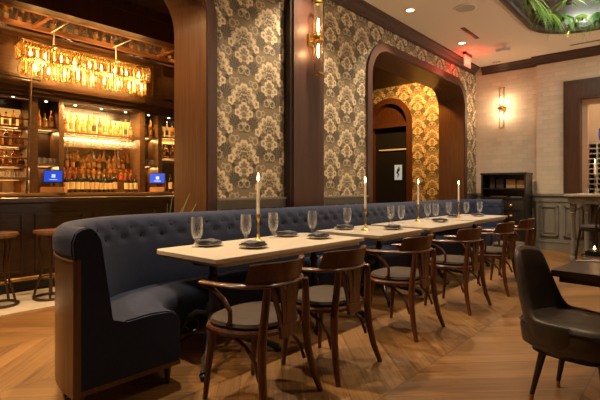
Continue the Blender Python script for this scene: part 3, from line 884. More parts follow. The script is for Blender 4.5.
# ------------------------------------------------------------------ ceiling fittings
def downlight(label, x, y):
    t = thing('recessed_downlight', label, 'ceiling light', (x, y, ZC), 0, 'recessed ceiling downlights')
    obj('trim_ring', MB().loft([[(r * math.cos(2 * PI * j / 24), r * math.sin(2 * PI * j / 24), z) for j in range(24)] for r, z in ((.085, -.001), (.085, -.007), (.062, -.009), (.055, -.002))], True, False, True), 'white', t)
    obj('lens', MB().lathe([(.056, -.0015), (.056, -.004)], seg=20), 'dl', t)
    return t
downlight('recessed round downlight nearer the front, above the tables', -3.228, 6.25)
downlight('recessed round downlight farther back, beside the red exit sign', -3.23, 8.30)
t = thing('ceiling_speaker', 'flush round speaker grille on the ceiling, left of the planted recess', 'speaker', (-2.57, 6.72, ZC))
obj('rim', MB().loft([[(r * math.cos(2 * PI * j / 28), r * math.sin(2 * PI * j / 28), z) for j in range(28)] for r, z in ((.165, -.001), (.165, -.010), (.145, -.012), (.140, -.001))], True, False, True), 'white', t)
obj('grille', MB().lathe([(.141, -.001), (.141, -.006), (.05, -.010), (.01, -.011)], seg=28), 'grille', t)
t = thing('slot_diffuser', 'short black slot vent cut in the ceiling above the far tables', 'vent', (-2.917, 7.87, ZC))
obj('frame', MB().box(-.035, .035, -.36, .36, -.006, -.001), 'black', t, smooth=False)
obj('slot_blade', MB().box(-.006, .006, -.34, .34, -.012, -.0062), 'trimdark', t, smooth=False)
t = thing('slot_diffuser', 'long thin slot vent in the ceiling close to the back wall', 'vent', (-.9, 9.77, ZC))
obj('frame', MB().box(-.85, .85, -.035, .035, -.006, -.001), 'grille', t, smooth=False)
obj('slot_blade', MB().box(-.82, .82, -.01, .01, -.012, -.0062), 'boxdark', t, smooth=False)
t = thing('ceiling_camera', 'small pale projector-like camera bracketed to the ceiling', 'camera', (-2.66, 8.95, ZC))
obj('mount_plate', MB().lathe([(.05, -.001), (.05, -.018), (.02, -.022), (.02, -.05)], seg=16), 'white', t)
obj('camera_body', MB().box(-.16, .04, -.05, .05, -.11, -.05, .012), 'white', t)
obj('lens_barrel', MB().tube([(.04, 0, -.08), (.10, 0, -.088)], .034, 12), 'white', t)
t = thing('sprinkler_head', 'tiny sprinkler plate with dark dots on the ceiling near the back wall corner', 'sprinkler', (-3.15, 10.0, ZC))
obj('plate', MB().box(-.10, .10, -.035, .035, -.006, 0, .002), 'white', t)
for k in (-.06, 0, .05): obj('nozzle', MB().lathe([(.013, -.0062), (.011, -.016)], (k, 0, 0), 10), 'trimdark', t)
# exit sign
t = thing('exit_sign', 'red illuminated EXIT sign hanging from the ceiling by the wallpapered wall', 'sign', (-3.40, 9.02, ZC))
obj('mount', MB().box(-.035, .035, -.17, .17, -.05, -.001, .006), 'trimdark', t)
obj('acrylic_panel', MB().box(-.006, .006, -.17, .17, -.27, -.0505), 'exitglass', t, smooth=False)
fc = bpy.data.curves.new('exit_text', 'FONT'); fc.body = 'EXIT'; fc.size = .16; fc.extrude = .003; fc.align_x = 'CENTER'; fc.align_y = 'CENTER'
fo = bpy.data.objects.new('exit_text', fc); COL.objects.link(fo)
dg = bpy.context.evaluated_depsgraph_get(); em = bpy.data.meshes.new_from_object(fo.evaluated_get(dg)); bpy.data.objects.remove(fo)
em.materials.clear(); em.materials.append(M['exitred'])
for s in (1, -1):
    o = bpy.data.objects.new('letters', em); COL.objects.link(o); o.parent = t
    o.location = (s * .0095, 0, -.165); o.rotation_euler = (PI / 2, 0, PI / 2 * s)
lamp('POINT', 'exit_glow', (-3.33, 9.02, 3.80), 5, (1, .03, .015), .05)
lamp('POINT', 'exit_glow', (-3.5, 8.95, 3.72), 3, (1, .03, .015), .05)

# ------------------------------------------------------------------ planted recess
def fern(label, loc, n, length, mat, spread, droop, seed, aim=None):
    rnd = random.Random(seed)
    t = thing('hanging_fern', label, 'plant', loc, 0, 'ferns in the ceiling recess')
    obj('root_ball', MB().lathe([(.015, .02), (.04, .03), (.05, .06), (.04, .09), (.015, .10)], seg=12), 'soil', t)
    for k in range(n + 6):
        a = (aim if aim is not None else 0) + (rnd.random() - .5) * (2 * spread)
        Lk = length * (.55 + .8 * rnd.random())
        mb = MB(); pts = []
        for j in range(9):
            f = j / 8
            r = Lk * (.72 * f); z = .08 + Lk * ((.15 + .5 * ((k * 3) % 7) / 7) * f - droop * f * f)
            pts.append(Vector((math.cos(a) * r, math.sin(a) * r, z)))
        mb.tube(pts, [.004 * (1 - i / 10) for i in range(9)], 5)
        side = Vector((-math.sin(a), math.cos(a), 0))
        for j in range(1, 19):
            f = j / 19; i = min(7, int(f * 8)); p = pts[i].lerp(pts[i + 1], f * 8 - i)
            tdir = (pts[i + 1] - pts[i]).normalized()
            w = .036 * (.7 + .6 * ((k * 7) % 5) / 5) * math.sin(PI * (.12 + .86 * f)) * (Lk / .5) ** .5
            for s in (-1, 1):
                q = p + side * s * w + tdir * w * .55 + Vector((0, 0, -w * .25))
                m = p + side * s * w * .5 + tdir * w * .06; m2 = p + side * s * w * .4 + tdir * w * .62
                mb.face([p, m, q, m2])
        obj('frond', mb, mat, t, smooth=False)
    return t
zz = ZC + .10
FE = [('near-left fern at the edge of the ceiling recess, against the picture top', -1.93, 6.75, 0, 'leafg', .40, 1.0),
      ('bright fern on the left recess edge, second from the front', -1.93, 7.15, 0, 'leafy', .40, 1.0),
      ('yellow green fern on the left recess edge, third from the front', -1.93, 7.55, 0, 'leafy', .42, 1.1),
      ('green fern on the left recess edge, just before its corner', -1.91, 7.95, 0, 'leafg', .42, 1.1),
      ('yellow green fern at the start of the rounded recess corner', -1.84, 8.35, -.5, 'leafy', .42, 1.1),
      ('leafy fern at the middle of the rounded recess corner', -1.66, 8.66, -.8, 'leafg', .42, 1.1),
      ('fern at the end of the rounded recess corner', -1.42, 8.84, -1.2, 'leafy', .38, 1.1),
      ('fern with trailing tips on the far recess edge, left of three', -1.15, 8.92, -PI / 2, 'leafg', .34, 1.25),
      ('fern with trailing tips on the far recess edge, middle of three', -.88, 8.93, -PI / 2, 'leafy', .34, 1.25),
      ('fern with trailing tips on the far recess edge, right of three', -.58, 8.93, -PI / 2, 'leafg', .34, 1.2)]
for i, (lab, x, y, aim, m_, l_, dr) in enumerate(FE): fern(lab, (x, y, zz), 12, l_, m_, 1.5, dr, i + 1, aim)
fern('raised pale fern inside the recess, behind the corner ferns', (-1.5, 8.35, zz + .14), 16, .34, 'leafy', 3.1, .6, 31)
fern('raised green fern inside the recess, behind the far edge ferns', (-1.0, 8.55, zz + .16), 16, .34, 'leafg', 3.1, .6, 32)
fern('raised yellow fern inside the recess at its right', (-.6, 8.55, zz + .16), 16, .34, 'leafy', 3.1, .6, 33)
lamp('AREA', 'recess_light', (-1.0, 7.7, ZC + .55), 60, (.92, 1, .82), 1.4, (-1.2, 8.2, ZC))
lamp('POINT', 'recess_light', (-1.1, 8.3, ZC + .42), 22, (.92, 1, .78), .1)

# ------------------------------------------------------------------ antique cabinet
t = thing('antique_cabinet', 'black antique cabinet with an open display top against the back wall', 'cabinet', (-2.94, 9.98, 0))
W2, D2 = .44, .24
obj('body', MB().box(-W2, W2, -D2, D2, .06, 1.06, .01), 'blackwood', t)
for s in (-1, 1): obj('hutch_side', MB().box(s * W2 - .03 * (s > 0), s * W2 + .03 * (s < 0), -D2, D2, 1.06, 1.53), 'blackwood', t, smooth=False)
obj('hutch_top', MB().box(-W2 - .015, W2 + .015, -D2 - .015, D2, 1.53, 1.575, .008), 'blackwood', t)
obj('hutch_back', MB().box(-W2 + .03, W2 - .03, D2 - .02, D2, 1.06, 1.53), 'blackwood', t, smooth=False)
obj('shelf', MB().box(-W2 + .03, W2 - .03, -D2 + .02, D2 - .02, 1.235, 1.255), 'blackwood', t, smooth=False)
obj('counter_ledge', MB().box(-W2 - .02, W2 + .02, -D2 - .02, -D2, 1.04, 1.075, .005), 'blackwood', t)
for z0, z1 in ((.80, 1.0), (.60, .78)):
    d_ = obj('drawer', MB().box(-W2 + .03, W2 - .03, -D2 - .018, -D2 - .0005, z0, z1, .006), 'blackwood', t)
    obj('knob', MB().ball((.17, -D2 - .045, (z0 + z1) / 2), .032, 12).tube([(.17, -D2 - .018, (z0 + z1) / 2), (.17, -D2 - .04, (z0 + z1) / 2)], .012, 8), 'brass', d_)['label'] = 'round brass knob'
for s in (-1, 1): obj('door', MB().box(min(.01 * s, (W2 - .03) * s), max(.01 * s, (W2 - .03) * s), -D2 - .015, -D2 - .0005, .10, .58, .006), 'blackwood', t)
for x in (-1, 1):
    for y in (-1, 1): obj('foot', MB().lathe([(.02, 0), (.032, .06)], (x * .38, y * .18, 0), 10), 'blackwood', t)
for i, (x0, x1, m_, lab, h_) in enumerate(((-.30, -.20, 'boxdark', 'dark upright case at the left of the cabinet shelf', .22), (-.17, -.02, 'boxdark', 'wider dark case in the middle of the cabinet shelf', .20), (.03, .21, 'boxtan', 'larger tan box on the cabinet shelf', .19), (.235, .38, 'boxtan', 'smaller tan box at the right of the cabinet shelf', .17))):
    o = obj('storage_box', MB().box(x0, x1, -.13, .10, 0, h_, .006), m_, origin=((x0 + x1) / 2, 0, 0)); o.location = (-2.94 + (x0 + x1) / 2, 9.98, 1.256); tag(o, lab, 'box')
o = obj('cutlery_tray', MB().box(-.16, .16, -.09, .09, 0, .012).box(-.16, .16, -.09, -.08, .012, .035).box(-.16, .16, .08, .09, .012, .035).box(-.16, -.15, -.08, .08, .012, .035).box(.15, .16, -.08, .08, .012, .035), 'gold'); o.location = (-3.05, 9.88, 1.061); tag(o, 'shallow brass tray on the open ledge of the antique cabinet', 'tray')
o = obj('cutlery_bundle', MB().tube([(-.11, 0, .012), (.11, .01, .012)], .011, 8).tube([(-.10, .03, .012), (.10, .035, .012)], .010, 8), 'white'); o.location = (-2.72, 9.86, 1.061); tag(o, 'small pale cutlery bundle on the ledge of the antique cabinet', 'cutlery')

# ------------------------------------------------------------------ console with columns and the things on it
t = thing('console_counter', 'grey console counter with stone top below the pass-through opening', 'counter', (-.9, 9.45, 0))
obj('stone_top', MB().box(-.73, 1.3, -.82, .74, 1.115, 1.155, .008), 'stone', t)['label'] = 'pale stone top'
obj('apron', MB().box(-.68, 1.25, -.77, .70, .99, 1.1145, .004), 'wains', t)
colp = [(.05, 0), (.055, .02), (.055, .10), (.038, .12), (.046, .15), (.032, .19), (.036, .50), (.032, .80), (.046, .84), (.036, .86), (.05, .88), (.05, .99)]
for x, y in ((-.61, -.70), (-.41, -.70), (1.15, -.70), (.95, -.70), (-.61, .6), (1.15, .6)): obj('column', MB().lathe(colp, (x, y, 0), 14), 'wains', t)
# candelabra on the stone top
def candelabrum(label, x, y, h_):
    t = thing('candle_holder', label, 'candlestick', (x, y, 1.156))
    obj('holder_base', MB().lathe([(.05, 0), (.05, .008), (.015, .02), (.01, .05)], seg=16), 'gold', t)
    obj('stem', MB().lathe([(.009, .05), (.014, h_ * .4), (.009, h_ * .5), (.008, h_ - .04), (.018, h_ - .02), (.018, h_), (.010, h_ - .01)], seg=14), 'gold', t)
    c = thing('pillar_candle', 'lit ivory candle in the ' + label.replace(' on the console', '').replace('brass ', ''), 'candle', (x, y, 1.156 + h_))
    obj('wax', MB().lathe([(.018, -.008), (.018, .20), (.01, .215), (.003, .216)], seg=14), 'wax', c)
    obj('flame', MB().lathe([(.001, .218), (.008, .232), (.009, .242), (.005, .262), (.001, .28)], seg=10), 'flame', c)
    lamp('POINT', 'candle_glow', (x, y, 1.156 + h_ + .27), 1.5, (1, .55, .2), .02)
candelabrum('shorter brass candle holder on the console, left of the pair', -1.36, 9.9, .36)
candelabrum('taller brass candle holder on the console, right of the pair', -1.22, 9.75, .55)
for i, (x, y) in enumerate(((-1.50, 10.02), (-1.28, 9.55))):
    o = obj('votive_glass', MB().lathe([(.028, 0), (.033, .09), (.031, .09), (.026, .008), (.005, .008)], seg=16), 'glass'); o.location = (x, y, 1.156)
    tag(o, ('clear tumbler at the left end of the console top', 'clear tumbler before the taller candle holder on the console')[i], 'glass')

# bentwood counter chair at the right rear
t = thing('bentwood_chair', 'bentwood hoop back chair beside the grey console', 'chair', (-1.12, 8.15, 0), math.radians(-35))
def ringz(r, z, n=24): return [(r * math.cos(2 * PI * j / n), r * math.sin(2 * PI * j / n), z) for j in range(n)]
obj('seat_frame', MB().loft([ringz(.19, .60), ringz(.205, .605), ringz(.205, .635), ringz(.19, .64)]), 'blackwood', t)
obj('seat_cushion', MB().loft([ringz(.185, .6405), ringz(.195, .66), ringz(.18, .685), ringz(.09, .695), ringz(.02, .697)]), 'leather', t)
for s in (-1, 1):
    obj('front_leg', MB().tube([(-.14, s * .13, .61), (-.17, s * .16, .3), (-.19, s * .18, 0)], [.017, .016, .012], 10), 'blackwood', t)
    obj('rear_leg', MB().tube([(.15, s * .13, .62), (.17, s * .15, .3), (.21, s * .18, 0)], [.017, .016, .012], 10), 'blackwood', t)
hp = [(.17, -.16, .62), (.19, -.18, .75), (.21, -.185, .88)] + [(.225, .185 * math.sin(math.radians(-90 + 180 * i / 12)), .90 + .15 * math.cos(math.radians(-90 + 180 * i / 12))) for i in range(1, 12)] + [(.21, .185, .88), (.19, .18, .75), (.17, .16, .62)]
obj('back_hoop', MB().tube(hp, .014, 8), 'blackwood', t)
hp = [(.17, -.09, .63), (.19, -.11, .75), (.205, -.115, .86)] + [(.215, .115 * math.sin(math.radians(-90 + 180 * i / 10)), .87 + .09 * math.cos(math.radians(-90 + 180 * i / 10))) for i in range(1, 10)] + [(.205, .115, .86), (.19, .11, .75), (.17, .09, .63)]
obj('inner_hoop', MB().tube(hp, .011, 8), 'blackwood', t)
obj('foot_ring', MB().tube([(p[0] * .95, p[1] * .95, .22) for p in ringz(.19, 0)], .009, 8, True), 'blackwood', t)

# ------------------------------------------------------------------ foreground table and chair
t = thing('dark_table', 'dark polished wood table at the right edge in front', 'table', (.03, 3.72, 0), math.radians(-6))
obj('tabletop', MB().prism(rrect(-.64, .64, -.62, .62, .01), 'z', .70, .74), 'tablewood', t)
obj('apron', MB().box(-.60, .60, -.59, .59, .665, .6995), 'darkwood', t, smooth=False)
obj('pedestal_column', MB().lathe([(.05, .03), (.045, .5), (.05, .664)], (.15, 0, 0), 16), 'iron', t)
obj('base_plate', MB().lathe([(.26, 0), (.26, .012), (.06, .029)], (.15, 0, 0), 24), 'iron', t)
t = thing('serving_tray', 'low black tray on the dark table at the right edge', 'tray', (-.405, 4.10, .741), math.radians(-6))
obj('tray_floor', MB().box(-.20, .20, -.11, .11, 0, .012), 'black', t, smooth=False)
obj('tray_rim', MB().box(-.20, .20, -.11, -.10, .012, .035).box(-.20, .20, .10, .11, .012, .035).box(-.20, -.19, -.10, .10, .012, .035).box(.19, .20, -.10, .10, .012, .035), 'black', t, smooth=False)
for i, (x, y) in enumerate(((-.565, 4.10), (-.515, 4.12))):
    q = thing('tea_light', ('left', 'right')[i] + ' one of two lit tea lights on the black tray', 'candle', (x, y, .7535))
    obj('cup', MB().lathe([(.020, 0), (.021, .03), (.0195, .03), (.018, .006), (.004, .006)], seg=14), 'brass', q)
    obj('wax', MB().lathe([(.018, .0065), (.018, .022), (.004, .023)], seg=14), 'wax', q)
    obj('flame', MB().lathe([(.001, .024), (.006, .032), (.006, .04), (.001, .055)], seg=8), 'flame', q)
o = obj('table_knife', MB().box(-.11, .0, -.008, .008, 0, .004).tube([(0, 0, .004), (.10, 0, .004)], .005, 8, flat=(1.2, .8)), 'white'); o.location = (-.52, 3.72, .7415); o.rotation_euler.z = .5; tag(o, 'small silver knife lying on the dark table before the tray', 'knife')

t = thing('shell_chair', 'charcoal leather wingback dining chair in the right foreground', 'chair', (-.50, 3.02, 0), math.radians(-12))
# shell: horseshoe plan swept upward, faces +x
def shell_pt(q, z, o):
    a = q * math.radians(112)
    R = .262 - o
    f = (z - .30) / .59
    xb = -.035 - .045 * f
    return (xb - R * math.cos(a) * 1.02, R * math.sin(a) * (1.0 - .05 * f), z)
def ztop(q):
    k = min(1, abs(q))
    if k < .30: return .888 - .02 * (k / .30) ** 2
    f = min(1, (k - .30) / .34)
    return .868 - .36 * (f * f * (3 - 2 * f)) ** .85 - .03 * max(0, k - .64)
rows = []
for i in range(41):
    q = -1 + i / 20
    zt = ztop(q); ring = []
    for f in (0, .15, .3, .5, .7, .85, .95): ring.append(shell_pt(q, .30 + (zt - .30) * f, .075 * (1 - f) ** 3))
    ring.append(shell_pt(q, zt, .008)); ring.append(shell_pt(q, zt, .030))
    for f in (.95, .8, .6, .4, .2, 0): ring.append(shell_pt(q, .31 + (zt - .31) * f, .040 + .06 * (1 - f) ** 3))
    rows.append(ring)
obj('shell', MB().loft(rows), 'grey_leather', t, ang=70)
def sq(r, z, sx=1.0, n=32, cx_=-.01):
    out = []
    for i in range(n):
        a = 2 * PI * i / n; c, s = math.cos(a), math.sin(a); d = (abs(c) ** 3.2 + abs(s) ** 3.2) ** (-1 / 3.2)
        out.append((cx_ + r * d * c * sx, r * d * s, z))
    return out
obj('seat_cushion', MB().loft([sq(.20, .325, 1.1), sq(.232, .35, 1.12), sq(.238, .44, 1.14), sq(.228, .482, 1.14), sq(.19, .500, 1.12), sq(.10, .508, 1.12), sq(.03, .509, 1.12)]), 'grey_leather', t, ang=70)
obj('piping', MB().tube([(p[0], p[1], .468) for p in sq(.2375, 0, 1.14)], .005, 6, True), 'black', t)
obj('under_frame', MB().loft([sq(.16, .29, 1.1), sq(.19, .30, 1.1), sq(.19, .324, 1.1)]), 'black', t)
for x, y, fx, fy in ((-.125, -.145, -.185, -.165), (-.125, .145, -.175, .160), (.18, -.15, .22, -.18), (.18, .15, .22, .18)):
    lg = obj('leg', MB().tube([(x, y, .31), (x + (fx - x) * .42, y + (fy - y) * .42, .19), (fx * .985, fy * .985, .04)], [.022, .018, .013], 12), 'blackwood', t)
    obj('ferrule', MB().tube([(fx * .985, fy * .985, .04), (fx, fy, 0)], [.0135, .011], 12), 'gold', lg)

# ------------------------------------------------------------------ bar: front counter, stools
t = thing('bar_counter', 'long dark wood bar counter with a bronze-edged top', 'bar counter', (-6.15, 1.2, 0))
obj('counter_top', MB().box(-6.5, -5.85, -3.2, 6.1, 1.085, 1.135, .01), 'darkwood', t, world=True)
obj('front_panel', MB().box(-6.4, -6.0, -3.2, 6.1, .14, 1.0845), 'darkwood', t, world=True, smooth=False)
obj('plinth', MB().box(-6.4, -6.08, -3.2, 6.1, .0125, .1395), 'black', t, world=True, smooth=False)
mb = MB()
for k in range(13): 
    y0 = -2.9 + k * .7
    for a, b, c, d_ in ((y0, y0 + .58, .25, .28), (y0, y0 + .58, .92, .95), (y0, y0 + .03, .28, .92), (y0 + .55, y0 + .58, .28, .92)): mb.box(-5.999, -5.98, a, b, c, d_)
obj('panel_moulding', mb, 'darkwood', t, world=True, smooth=False)
obj('foot_rail', MB().tube([(-5.86, -3.2, .2), (-5.86, 6.1, .2)], .022, 10), 'gold', t, world=True)
def stool(label, loc, rz=0):
    t = thing('bar_stool', label, 'stool', loc, rz, 'stools at the bar')
    obj('seat', MB().lathe([(.12, .715), (.165, .722), (.178, .745), (.172, .77), (.12, .772), (.03, .766)], seg=24), 'shell', t)
    obj('base_ring', MB().tube([(.17 * math.cos(2 * PI * j / 24), .17 * math.sin(2 * PI * j / 24), .016) for j in range(24)], .014, 8, True), 'bronze', t)
    for k in range(4):
        a = PI / 4 + k * PI / 2; c, s = math.cos(a), math.sin(a)
        obj('leg', MB().tube([(c * r, s * r, z) for r, z in ((.10, .72), (.115, .60), (.085, .45), (.09, .30), (.14, .14), (.17, .016))], .0125, 8), 'bronze', t)
    obj('foot_ring', MB().tube([(.108 * math.cos(2 * PI * j / 20), .108 * math.sin(2 * PI * j / 20), .24) for j in range(20)], .009, 8, True), 'bronze', t)
    return t
s1 = stool('wooden seated bar stool cut by the left picture edge', (-5.52, 1.50, .0125))
dup(s1, (-5.48, 1.99, .0125), .4, 'bar stool half hidden behind the banquette end')

# ------------------------------------------------------------------ back bar
XF, XB = -7.2, -7.56
CZ = 1.185
o = thing('back_bar_counter', 'continuous back bar counter carrying the bottles', 'counter', (-7.3, 1.5, 0))
obj('counter_top', MB().box(XB - .03, -6.98, -3.0, 6.0, CZ - .045, CZ, .006), 'edge', o, world=True)
obj('base_cabinet', MB().box(XB - .03, -7.02, -3.0, 6.0, .013, CZ - .0405), 'darkwood', o, world=True, smooth=False)
t = thing('bar_header', 'wide wooden header with cornice above the back bar shelves', 'header', (-7.3, 1.5, 2.57))
obj('frieze', MB().box(-7.58, -7.16, -3.0, 6.0, 2.76, 3.499), 'barwood', t, world=True, smooth=False)
obj('cornice', MB().box(-7.58, -7.08, -3.0, 6.0, 2.70, 2.7595).box(-7.58, -7.12, -3.0, 6.0, 2.64, 2.6995).box(-7.58, -7.15, -3.0, 6.0, 2.585, 2.6395), 'barwood', t, world=True, smooth=False)
mb = MB()
for y0, y1 in ((-.6, 2.2), (2.35, 4.3), (4.45, 5.9)):
    for a, b, c, d_ in ((y0, y1, 2.86, 2.89), (y0, y1, 3.40, 3.43), (y0, y0 + .03, 2.89, 3.40), (y1 - .03, y1, 2.89, 3.40)): mb.box(-7.159, -7.145, a, b, c, d_)
obj('frieze_moulding', mb, 'barwood', t, world=True, smooth=False)

bays = [('shelf_bay', 'left open bottle shelf bay of the back bar, behind the ladder', .9, 2.33, (2.14, 1.86, 1.58, 1.40), True),
        ('shelf_bay', 'narrow dark niche left of the centre bay on the back bar', 2.44, 2.73, (2.14, 1.61), False),
        ('shelf_bay', 'wide backlit centre bay of the back bar', 2.80, 4.05, (2.13,), True),
        ('shelf_bay', 'narrow dark niche right of the centre bay on the back bar', 4.145, 4.40, (2.16, 1.66), False),
        ('shelf_bay', 'right bottle shelf bay of the back bar, next to the wooden arch', 4.48, 5.7, (2.19, 1.82), True)]
up_ = [(.80, .90), (2.33, 2.44), (2.73, 2.80), (4.05, 4.145), (4.40, 4.48), (5.7, 5.8)]
for i, (nm, lab, y0, y1, zs, lit) in enumerate(bays):
    t = thing(nm, lab, 'shelves', (-7.4, (y0 + y1) / 2, CZ + .001), 0)
    e = .0006
    a0 = up_[i][0] + (0 if i == 0 else (up_[i][1] - up_[i][0]) / 2); a1 = up_[i + 1][1] if i == 4 else (up_[i + 1][0] + up_[i + 1][1]) / 2
    obj('side_panel', MB().box(XB, XF, a0 + e, y0, CZ + .001, 2.584), 'barwood', t, world=True, smooth=False)
    obj('side_panel', MB().box(XB, XF, y1, a1 - e, CZ + .001, 2.584), 'barwood', t, world=True, smooth=False)
    obj('top_panel', MB().box(XB, XF, y0 + e, y1 - e, 2.555, 2.584), 'darkwood', t, world=True, smooth=False)
    if lit:
        obj('back_panel', MB().box(XB, XB + .012, y0 + e, y1 - e, CZ + .001, 2.10), 'mirror', t, world=True, smooth=False)
        obj('light_panel', MB().box(XB, XB + .012, y0 + e, y1 - e, 2.101, 2.42), 'backlit', t, world=True, smooth=False)
        obj('upper_back', MB().box(XB, XB + .012, y0 + e, y1 - e, 2.421, 2.554), 'darkwood', t, world=True, smooth=False)
    else:
        obj('back_panel', MB().box(XB, XB + .012, y0 + e, y1 - e, CZ + .001, 2.554), 'darkwood', t, world=True, smooth=False)
    for z in zs:
        obj('shelf', MB().box(XB + .0125, XF - .015, y0 + e, y1 - e, z - .025, z), 'barwood', t, world=True, smooth=False)
        obj('shelf_light_strip', MB().box(XB + .014, XB + .028, y0 + .03, y1 - .03, z - .034, z - .0255), 'led', t, world=True, smooth=False)
        lamp('AREA', 'shelf_light', (XB + .10, (y0 + y1) / 2, z - .04), 8 * (y1 - y0) + .6, (1, .56, .19), (y1 - y0) * .9, (XB + .16, (y0 + y1) / 2, z - .4), sy=.05)
    nsp = max(1, int((y1 - y0) / .33))
    for k in range(nsp):
        yy = y0 + (y1 - y0) * (k + .5) / nsp
        obj('spot_lens', MB().lathe([(.020, 2.5545), (.020, 2.549)], (XF - .10, yy, 0), 12), 'dl', t, world=True)
        lamp('SPOT', 'shelf_spot', (XF - .10, yy, 2.54), 14, (1, .62, .25), .02, (XF - .16, yy, 1.5), 95)
# risers in the centre bay
t = thing('bottle_riser', 'stepped wooden riser under the centre bay bottles', 'riser', (-7.4, 3.42, CZ))
obj('upper_step', MB().box(-7.545, -7.435, 2.815, 4.035, CZ + .001, 1.55), 'barwood', t, world=True, smooth=False)
obj('lower_step', MB().box(-7.4345, -7.325, 2.815, 4.035, CZ + .001, 1.37), 'barwood', t, world=True, smooth=False)
lamp('AREA', 'shelf_light', (-7.28, 3.42, 2.08), 10, (1, .58, .20), 1.1, (-7.45, 3.42, 1.5), sy=.08)
lamp('AREA', 'shelf_light', (-6.98, 3.42, 2.54), 60, (1, .58, .20), 1.1, (-7.3, 3.42, 1.3), sy=.08)  # added fill before the centre bay, brightens bottles and labels; no such fitting

# bottles
def bottle_proto(kind, glass, labmat, capmat):
    P = {
        'wine': [(.034, 0), (.037, .004), (.037, .19), (.030, .215), (.014, .24), (.013, .285), (.015, .287), (.015, .30), (.012, .30)],
        'tall': [(.032, 0), (.036, .004), (.036, .17), (.033, .195), (.013, .225), (.012, .275), (.015, .277), (.015, .295), (.010, .295)],
        'square': [(.038, 0), (.041, .004), (.041, .14), (.035, .165), (.014, .178), (.013, .22), (.017, .222), (.017, .25), (.010, .25)],
        'squat': [(.040, 0), (.050, .01), (.052, .08), (.042, .12), (.016, .145), (.014, .18), (.022, .182), (.022, .215), (.012, .216)],
        'slim': [(.027, 0), (.030, .004), (.030, .20), (.022, .235), (.011, .26), (.011, .32), (.014, .321), (.014, .34), (.009, .34)]}[kind]
    seg = 12
    zc = P[-4][1]
    body = MB().lathe(P[:-3] + [(.010, P[-4][1])], seg=seg)
    b = obj('bottle', body, glass)
    z0, z1 = {'wine': (.055, .165), 'tall': (.05, .13), 'square': (.04, .11), 'squat': (.03, .08), 'slim': (.06, .15)}[kind]
    r = P[2][0] + .0012
    a = [[((r + k) * math.cos(2 * PI * j / 16), (r + k) * math.sin(2 * PI * j / 16), z) for j in range(16)] for k, z in ((0, z0), (.0006, z0), (.0006, z1), (0, z1))]
    l = obj('paper_label', MB().loft(a, True, False, True), labmat, b)
    c = obj('cap', MB().lathe([(P[-4][0] + .001, zc - (.03 if kind == 'wine' else 0))] + P[-3:], seg=10), capmat, b)
    return b
prot = {}
for key, a in dict(wine=('wine', 'wine', 'paperlabel', 'cap'), amber=('tall', 'amber', 'tanlabel', 'cap'), honey=('square', 'honey', 'tanlabel', 'cap'), pale=('slim', 'clearb', 'tanlabel', 'cap'),
                   squat=('squat', 'amber', 'labelblk', 'cap'), brown=('tall', 'brownb', 'tanlabel', 'cap'), redtop=('square', 'amber', 'labelred', 'redcap'), hslim=('slim', 'honey', 'labelblk', 'cap')).items():
    prot[key] = bottle_proto(*a)
used = set()
desc = dict(wine='dark wine bottle with cream label', amber='amber spirit bottle', honey='honey coloured square bottle', pale='tall pale glass bottle', squat='squat amber bottle', brown='brown spirit bottle', redtop='red-topped amber bottle', hslim='slim honey coloured bottle')
def put(key, x, y, z, label, group, sc=1):
    p = prot[key]
    if key not in used:
        used.add(key); b = p
    else:
        b = p.copy(); COL.objects.link(b)
        for ch_ in list(p.children):
            c = ch_.copy(); COL.objects.link(c); c.parent = b
    b.location = (x, y, z + .0008); b.rotation_euler = (0, 0, random.random() * 6.28); b.scale = (sc, sc, sc)
    tag(b, label, 'bottle', group)
def rowof(keys, x, y0, y1, n, z, where, group, smin=.95, smax=1.1, jit=.012):
    for i in range(n):
        k = keys[(i * 7 + int(z * 100)) % len(keys)] if len(keys) > 1 else keys[0]
        y = y0 + (y1 - y0) * (i + .5) / n
        put(k, x + (random.random() - .5) * jit, y, z, '%s, %s from the left %s' % (desc[k], ORD[i], where), group, smin + (smax - smin) * random.random())
rowof(['honey', 'amber', 'hslim', 'brown', 'pale', 'amber'], -7.36, 2.84, 4.01, 13, 2.13, 'on the top shelf, centre bay', 'bottles on the top centre shelf', .9, 1.07)
rowof(['amber', 'hslim', 'pale', 'honey', 'brown'], -7.49, 2.83, 4.02, 14, 1.55, 'on the upper step, centre bay', 'bottles on the upper step', .88, 1.02)
for i in range(13):
    k = 'redtop' if i in (0, 1, 2, 10, 11, 12) else ['amber', 'honey', 'squat', 'amber', 'brown'][i % 5]
    put(k, -7.38, 2.87 + 1.11 * i / 12, 1.37, '%s, %s from the left on the lower step, centre bay' % (desc[k], ORD[i]), 'bottles on the lower step', .80 + .08 * random.random())
ys = [2.83 + .077 * i for i in range(3)] + [3.13 + .077 * i for i in range(7)] + [3.80 + .077 * i for i in range(3)]
for i, y in enumerate(ys): put('wine', -7.185 + random.random() * .012, y, CZ, 'dark wine bottle with cream label, %s from the left on the centre counter' % ORD[i], 'wine bottles on the back bar counter', .93 + .12 * random.random())
for i, y in enumerate([3.09 + .078 * i for i in range(8)]): put('wine', -7.279, y, CZ, 'dark wine bottle, %s from the left in the back wine row' % ORD[i], 'wine bottles on the back bar counter', .98 + .1 * random.random())
for k, z in enumerate((2.14, 1.86, 1.58)):
    rowof([['honey', 'amber', 'brown'], ['amber', 'honey', 'brown'], ['squat', 'honey', 'amber']][k], -7.33, 1.55, 2.31, 8, z, 'on the %s shelf, left bay' % ('top', 'second', 'third')[k], 'bottles in the left bay', .76, .84)
rowof(['brown', 'amber', 'honey'], -7.34, 2.45, 2.72, 3, 2.14, 'on the shelf of the left niche', 'bottles in the left niche', .95, 1.02)
rowof(['pale', 'amber'], -7.34, 4.16, 4.39, 2, 2.16, 'on the shelf of the right niche', 'bottles in the right niche', 1, 1.1)
